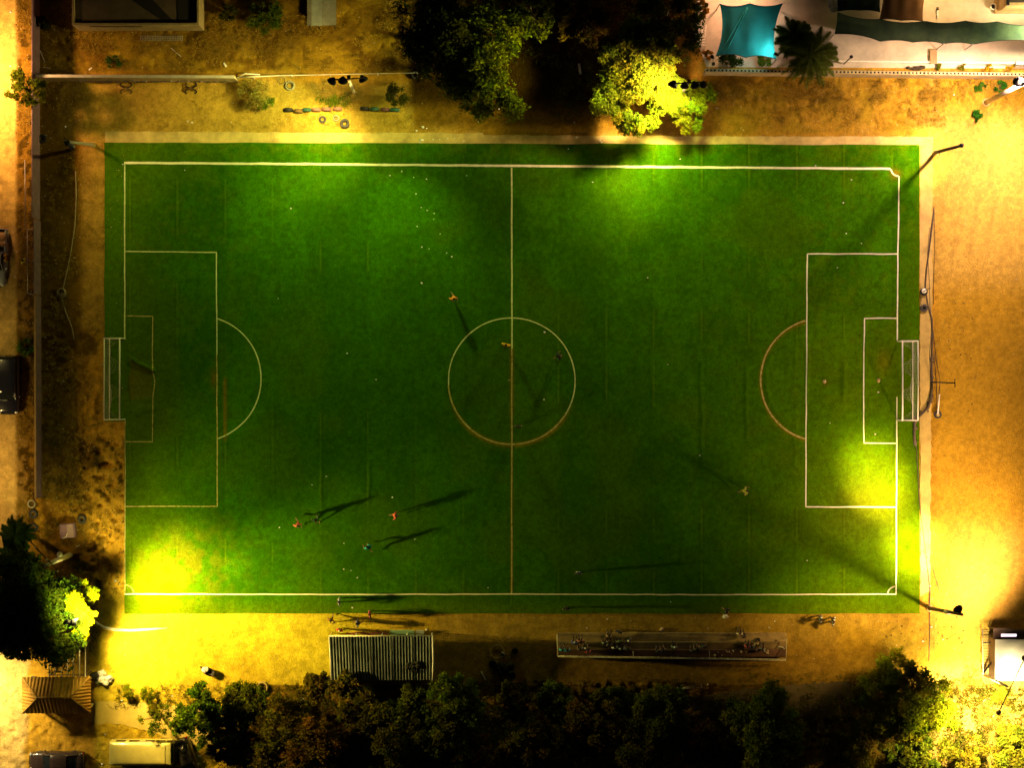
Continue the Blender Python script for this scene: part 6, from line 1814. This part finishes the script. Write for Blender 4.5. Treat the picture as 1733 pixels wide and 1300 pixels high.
def body_mesh(pose):
    if pose in BODIES: return BODIES[pose]
    J = {k: Vector(v) for k, v in POSES[pose].items()}
    for s in 'LR': J['toe' + s] = J['ank' + s] + Vector((0, .17, -.05))
    E = [('pel', 'waist'), ('waist', 'chest'), ('chest', 'neck'), ('neck', 'head'), ('head', 'top')]
    for s in 'LR': E += [('chest', 'sh' + s), ('sh' + s, 'el' + s), ('el' + s, 'wr' + s), ('pel', 'hip' + s), ('hip' + s, 'knee' + s), ('knee' + s, 'ank' + s), ('ank' + s, 'toe' + s)]
    names = list(J); me = bpy.data.meshes.new('b'); me.from_pydata([tuple(J[n]) for n in names], [(names.index(a), names.index(b)) for a, b in E], [])
    ob = bpy.data.objects.new('b', me); C.objects.link(ob)
    md = ob.modifiers.new('s', 'SKIN'); md.use_smooth_shade = True
    for i, n in enumerate(names):
        sv = me.skin_vertices[0].data[i]; r = RAD[n]
        sv.radius = (r, r * (.72 if n in ('chest', 'waist', 'pel') else 1)); sv.use_root = (n == 'pel')
    ob.modifiers.new('u', 'SUBSURF').levels = 1
    dg = bpy.context.evaluated_depsgraph_get(); ev = ob.evaluated_get(dg); m2 = ev.to_mesh()
    V = np.array([v.co[:] for v in m2.vertices]); F = [tuple(p.vertices) for p in m2.polygons]
    ev.to_mesh_clear(); bpy.data.objects.remove(ob); bpy.data.meshes.remove(me)
    # vertex normals
    mt = bpy.data.meshes.new('t'); mt.from_pydata(V.tolist(), [], F); mt.update()
    Nn = np.array([v.normal[:] for v in mt.vertices]); bpy.data.meshes.remove(mt)
    # nearest bone for every face
    segs = [(np.array(J[a]), np.array(J[b]), a, b) for a, b in E]

    def near(p):
        best = None
        for a, b, na, nb in segs:
            ab = b - a; t = np.clip(np.dot(p - a, ab) / (np.dot(ab, ab) + 1e-9), 0, 1); q = np.linalg.norm(p - a - t * ab) / (RAD[na] * (1 - t) + RAD[nb] * t)
            if best is None or q < best[0]: best = (q, na, nb, t)
        return best[1:]
    reg = []
    for f in F:
        c = V[list(f)].mean(0); na, nb, t = near(c)
        if nb in ('waist', 'chest') or (na == 'chest' and nb.startswith('sh')) or (na.startswith('sh') and t < .75): g = 'shirt'
        elif na == 'chest' and nb == 'neck': g = 'shirt' if t < .55 else 'skin'
        elif nb.startswith('hip') or (nb.startswith('knee') and t < .75): g = 'shorts'
        elif nb.startswith('toe') or (nb.startswith('ank') and t > .93): g = 'shoe'
        elif nb in ('head', 'top') and (c[2] > J['head'].z + .03 or (c[1] < J['head'].y - .03 and c[2] > J['head'].z - .06)): g = 'hair'
        elif nb.startswith('knee') or nb.startswith('ank'): g = 'leg'
        else: g = 'skin'
        reg.append(g)
    BODIES[pose] = (V, F, Nn, reg, J, {})
    return BODIES[pose]


def region_mesh(pose, kinds, off):
    V, F, Nn, reg, J, cache = body_mesh(pose)
    key = (tuple(kinds), off)
    if key in cache: return cache[key]
    fs = [f for f, g in zip(F, reg) if kinds == 'all' or g in kinds]
    used = sorted({i for f in fs for i in f}); mp = {i: k for k, i in enumerate(used)}
    vs = [tuple(V[i] + Nn[i] * off) for i in used]
    cache[key] = (vs, [tuple(mp[i] for i in f) for f in fs])
    return cache[key]


def person(label, px, py, rz, pose='stand', shirt=(.5, .1, .1), shorts=(.03, .03, .04), z=0.0, scale=1.0, group=None, hair=True, sleeves=True, legs=False, cat='person', hat=None):
    b = P(px, py, z); t = thing('person', label, cat, b, group, rz); t.scale = (scale * 1.08,) * 3
    V, F, Nn, reg, J, cache = body_mesh(pose)
    if 'body' not in cache:
        mb = MB(); mb.v = [Vector(v) for v in V]; mb.f = list(F); mb.sm = [True] * len(F)
        hd = J['head']; fw = Vector((0, 1, 0))
        mb.blob(hd + Vector((0, .10, -.005)), .018, 1, 0, (1, 1.2, 1.3), 1)                       # nose
        for s in (-1, 1):
            mb.blob(hd + Vector((s * .095, 0, 0)), .026, 2, 0, (.5, 1, 1.3), 1)                   # ears
            mb.blob(hd + Vector((s * .036, .088, .025)), .012, 2, 0, (1.2, .6, .8), 1)            # eyes
        for s, side in ((1, 'L'), (-1, 'R')):
            w = J['wr' + side]; e = J['el' + side]; d = (w - e).normalized()
            sd = d.cross(Vector((0, 1, 0)) if abs(d.y) < .9 else Vector((0, 0, 1))).normalized(); nn = d.cross(sd)
            mb.tube([w - d * .02, w + d * .04, w + d * .085], [.028, .036, .032], 8)
            for k, ln in enumerate((.070, .080, .074, .058)):
                o_ = w + d * .085 + nn * ((k - 1.5) * .018)
                mb.tube([o_ - d * .02, o_ + d * ln * .5 + sd * .008, o_ + d * ln * .9 + sd * .026], [.0095, .0085, .0065], 5)
            o_ = w + d * .03 + nn * -.032
            mb.tube([o_, o_ + d * .03 - nn * .022 + sd * .01, o_ + d * .06 - nn * .026 + sd * .02], [.011, .0095, .007], 5)
        cache['body'] = mb.build('body', SKIN, None, (0, 0, 0)).data
        bpy.data.objects.remove([o for o in C.objects if o.data == cache['body']][0])
    ob = bpy.data.objects.new('body', cache['body']); C.objects.link(ob); ob.parent = t

    def part(nm, kinds, off, m):
        vs, fs = region_mesh(pose, kinds, off)
        mb = MB(); mb.add(vs, fs, True); o = mb.build(nm, m, None, (0, 0, 0)); o.parent = t; return o
    part('shirt', ('shirt',), .014, shirt if not isinstance(shirt, tuple) else mat('cloth_%d_%d_%d' % tuple(int(c * 100) for c in shirt), shirt, .85, .15, 5, .3))
    sm_ = mat('cloth_%d_%d_%d' % tuple(int(c * 100) for c in shorts), shorts, .85, .15, 5, .3)
    part('trousers' if legs else 'shorts', ('shorts', 'leg') if legs else ('shorts',), .018, sm_)
    part('shoes', ('shoe',), .008, SHOE)
    part('hair' if hat is None else 'cap', ('hair',), .012, HAIR if hat is None else mat('cap_%d_%d' % (int(hat[0] * 100), int(hat[2] * 100)), hat, .8, .1, 5, .2))
    return t


PG = 'players on the pitch'; SG = 'spectators on the stand'
GZ = TZ
person('player in a bright yellow shirt standing on the halfway line inside the circle', 856.5, 584, PI * .93, 'hips', (.85, .48, .02), (.1, .05, .02), GZ, 1.03, PG)
person('player in an orange brown shirt running outside the upper left of the centre circle', 767, 504, PI * 1.18, 'run', (.75, .26, .05), (.5, .16, .03), GZ, 1, PG)
person('player in a dark navy shirt at the right inside the centre circle', 944, 604, -PI * .3, 'stride', (.015, .02, .03), (.01, .012, .015), GZ, 1, PG)
person('player in a rust red shirt, leftmost on the lower left part of the pitch', 505, 885, PI * 1.2, 'run', (.70, .16, .09), (.5, .12, .06), GZ, 1, PG)
person('player in a dark green shirt with white socks beside the leftmost red player', 536, 878, PI * 1.1, 'stride', (.02, .06, .03), (.45, .45, .38), GZ, 1, PG)
person('player in a dark red shirt running at the lower left, nearer the halfway line', 668, 872, -PI * .42, 'run', (.65, .11, .07), (.45, .08, .05), GZ, 1, PG)
person('player in a teal shirt near the touchline at the lower left', 626, 926, PI * .25, 'run', (.02, .35, .38), (.02, .25, .25), GZ, 1, PG)
person('player in an olive shirt alone on the right half near the penalty area', 1257, 831, -PI * .35, 'run', (.55, .50, .10), (.3, .3, .06), GZ, 1, PG)
person('dark clothed player low in the centre circle beside the halfway line', 877, 722, 0, 'stand', (.02, .025, .015), (.02, .02, .01), GZ, .95, PG)
person('player in navy shirt and white shorts near the near touchline', 978, 968, PI, 'stand', (.05, .07, .12), (.75, .75, .65), GZ, .98, PG)
LG = 'people along the near touchline'
person('person in a pale grey blue shirt standing just outside the near touchline', 576, 1016, PI * .5, 'hips', (.24, .30, .34), (.05, .05, .05), GZ, 1, LG)
person('person in a dusty pink shirt standing on the turf edge above the dugout', 627.5, 1037, PI * .55, 'stand', (.42, .07, .10), (.05, .03, .03), GZ, 1, LG)
person('person in a vivid red shirt at the left front corner of the dugout', 577, 1064, PI * .9, 'stand', (.60, .04, .05), (.06, .03, .02), 0, 1.0, LG, hat=(.75, .65, .35))
person('person in blue and tan walking in front of the dugout', 608, 1052, PI * .6, 'stride', (.08, .08, .16), (.28, .20, .1), 0, 1.0, LG)
person('person in a rust coloured shirt at the turf edge left of the dugout', 562, 1046, PI, 'stride', (.30, .13, .04), (.2, .1, .03), 0, .95, LG)
person('person in black standing on the turf edge above the stand', 958, 1028, PI, 'stand', (.012, .012, .02), (.01, .01, .012), GZ, 1, LG)
person('person in dark blue walking at the turf edge by the white rag', 1228, 1033, PI * .4, 'stride', (.02, .025, .06), (.012, .012, .02), GZ, 1, LG)
STR = striped('black_white_stripes', (.80, .78, .70), (.012, .012, .02), 2, .21, .8, 0, 0, .05)
STR2 = striped('black_white_hoops', (.80, .78, .70), (.012, .012, .02), 0, .19, .8, 0, 0, .05)
person('left one of two people in black and white hooped shirts', 1385, 1045, PI * .46, 'stand', STR2, (.02, .02, .03), 0, 1.05, LG)
person('right one of two people in black and white hooped shirts, arms wide', 1406, 1049, PI * .42, 'hips', STR2, (.02, .02, .03), 0, 1.1, LG)
person('dark clothed person standing in front of the stand near its left third', 1046, 1067, PI * .9, 'stand', (.03, .035, .045), (.02, .02, .025), 0, 1.0, LG)
# seated and standing spectators (on the steps)
sp = [(951, 1100, 'sit', (.03, .22, .25), 1.15, 'spectator in turquoise, leftmost on the stand'), (960, 1101, 'sit', (.03, .16, .20), 1.15, 'spectator in dull teal second from the left end of the stand'),
      (971, 1088, 'sit', (.02, .05, .22), .75, 'spectator in blue with a light cap near the left end'), (982, 1086, 'sit', (.20, .06, .05), .75, 'spectator in brown red beside the blue one'),
      (982, 1099, 'sit', (.10, .06, .04), 1.15, 'spectator in brown on the upper step behind the blue one'), (989, 1098, 'sit', (.05, .05, .05), 1.15, 'spectator in black with a white cap at the left group'),
      (994, 1103, 'sit', (.35, .06, .06), 1.15, 'spectator in red on the upper step, right end of the left group'), (1023, 1088, 'sit', (.16, .17, .12), .75, 'spectator in grey with folded arms, left in the second group'),
      (1029, 1077, 'sit', (.20, .12, .06), .35, 'spectator with bare tanned arms at the front of the second group'), (1030, 1091, 'sit', (.06, .06, .05), .75, 'spectator in charcoal right behind the grey one'),
      (1040, 1096, 'sit', (.20, .24, .20), .75, 'spectator in pale green grey in the middle of the second group'), (1047, 1083, 'stand', (.05, .07, .03), .35, 'standing spectator in olive with a yellow badge in the second group'),
      (1051, 1098, 'sit', (.22, .26, .24), .75, 'spectator in light grey on the right of the second group'), (1062, 1082, 'stand', (.03, .03, .035), .35, 'standing spectator in black with white headgear in the second group'),
      (1060, 1098, 'sit', (.03, .04, .04), 1.15, 'spectator in black on the upper step at the right of the second group'), (1113, 1102, 'sit', (.02, .025, .03), 1.15, 'dark spectator alone just left of the middle of the stand'),
      (1121, 1102, 'sit', (.02, .03, .03), 1.15, 'dark spectator beside the one left of the middle'), (1139, 1096, 'sit', (.05, .09, .09), .75, 'spectator in dim teal with a pale cap near the middle of the stand'),
      (1171, 1102, 'sit', (.02, .02, .025), 1.15, 'dark spectator left of the tall divider rail'), (1178, 1099, 'sit', (.02, .025, .02), 1.15, 'dark spectator next to the divider rail, middle one of three'),
      (1188, 1092, 'stand', (.015, .02, .025), .75, 'standing black clothed spectator by the divider rail'), (1250, 1073, 'sit', (.42, .36, .24), .0, 'person in a cream top sitting at the front edge of the stand, right part'),
      (1257, 1078, 'sit', (.10, .06, .06), .35, 'dark haired person bending next to the one in cream'), (1262, 1095, 'sit', (.30, .05, .05), .75, 'spectator in dark red in the right group'),
      (1270, 1096, 'sit', (.05, .07, .14), .75, 'spectator in navy in the middle of the right group'), (1276, 1088, 'stand', (.25, .17, .08), .35, 'spectator in tan leaning forward in the right group'),
      (1287, 1099, 'sit', (.14, .16, .18), .75, 'spectator in grey blue at the right end of the right group')]
for k, (x, y, po, c_, z, lb) in enumerate(sp):
    zz = z if po == 'stand' else max(0, z - .46 + .42)
    hat = (.8, .78, .7) if ('cap' in lb or 'headgear' in lb) else None
    c_ = tuple(min(.8, v * 1.7 + .012) for v in c_)
    person(lb, x, y, PI * (0 if po == 'sit' else .1) + .25 * math.sin(k * 2.1), po, c_, (.04, .04, .05), z, .98, SG, hat=hat, legs=True)
person('person in bright yellow working at the side of the silver pickup', 15.5, 438, PI * .5, 'hips', (.75, .42, .03), (.05, .05, .04), 0, 1, 'people in yellow by the pickup')
person('person in lemon yellow standing between the pickup and the wall frame', 46, 443, PI * .3, 'stand', (.65, .60, .03), (.3, .3, .15), 0, 1, 'people in yellow by the pickup')
# chairs in front of the stand
mb = MB(); mb.blob(P(1283, 1084, .5), .22, 3, .2, (1, 1, .6)); tag(mb.build('backpack', mat('black_bag', (.012, .01, .01), .8, .2, 4, .3), origin=P(1283, 1084)), 'black bag lying on the step by the right group of spectators', 'bag')
mb = MB(); mb.blob(P(1120, 1067, .1), .2, 3, .5, (1, 1, .6)); tag(mb.build('rag', mat('speckled_rag', (.45, .30, .22), .9, .7, 9, .4), origin=P(1120, 1067)), 'speckled rag on the dirt in front of the middle of the stand', 'rag')
mb = MB(); mb.tube([P(1316, 1095, .8), P(1324, 1096, .8), P(1329, 1101, .8)], .035, 6); tag(mb.build('bent_tube', WHITEP, origin=P(1324, 1097)), 'bent pale tube near the right end rail of the stand', 'tube')
for k in range(16):
    r5 = random.Random(k + 400); x = 1205 + r5.random() * 115; y = 1101 + r5.random() * 9
    b = P(x, y, 1.17); mb = MB(); mb.blob(b, .06 + .07 * r5.random(), k, .5, (1.1, 1, .4), 1)
    tag(mb.build('litter_scrap', mat('tan_paper', (.42, .33, .20), .9, .3, 6, .2), origin=b), 'crumpled tan paper on the upper step of the stand', 'litter', 'papers left on the upper step')

# ================================================================== WORLD, CAMERA
w = bpy.data.worlds.new('World'); bpy.context.scene.world = w; w.use_nodes = True
nt = w.node_tree; bg = nt.nodes['Background']; sk = nt.nodes.new('ShaderNodeTexSky'); sk.sky_type = 'NISHITA'; sk.sun_disc = False
sk.sun_elevation = math.radians(1.0); sk.sun_rotation = math.radians(120)
nt.links.new(sk.outputs['Color'], bg.inputs['Color']); bg.inputs['Strength'].default_value = .010
sl = bpy.data.lights.new('dim_fill_light', 'SUN'); sl.energy = .012; sl.angle = math.radians(.5); sl.color = (1, .92, .8)  # very weak fill light added over the whole scene
so = bpy.data.objects.new('dim_fill_light', sl); C.objects.link(so); so.rotation_euler = (math.radians(50), 0, math.radians(120))

cam = bpy.data.cameras.new('camera'); cam.lens = 70; cam.sensor_width = 36; cam.clip_end = 6000; cam.clip_start = 1
co = bpy.data.objects.new('camera', cam); C.objects.link(co); co.location = (0, 0, CAM_H); co.rotation_euler = (0, 0, 0)
bpy.context.scene.camera = co
vs_ = bpy.context.scene.view_settings
vs_.view_transform = 'Standard'; vs_.look = 'None'; vs_.exposure = 0; vs_.gamma = 1
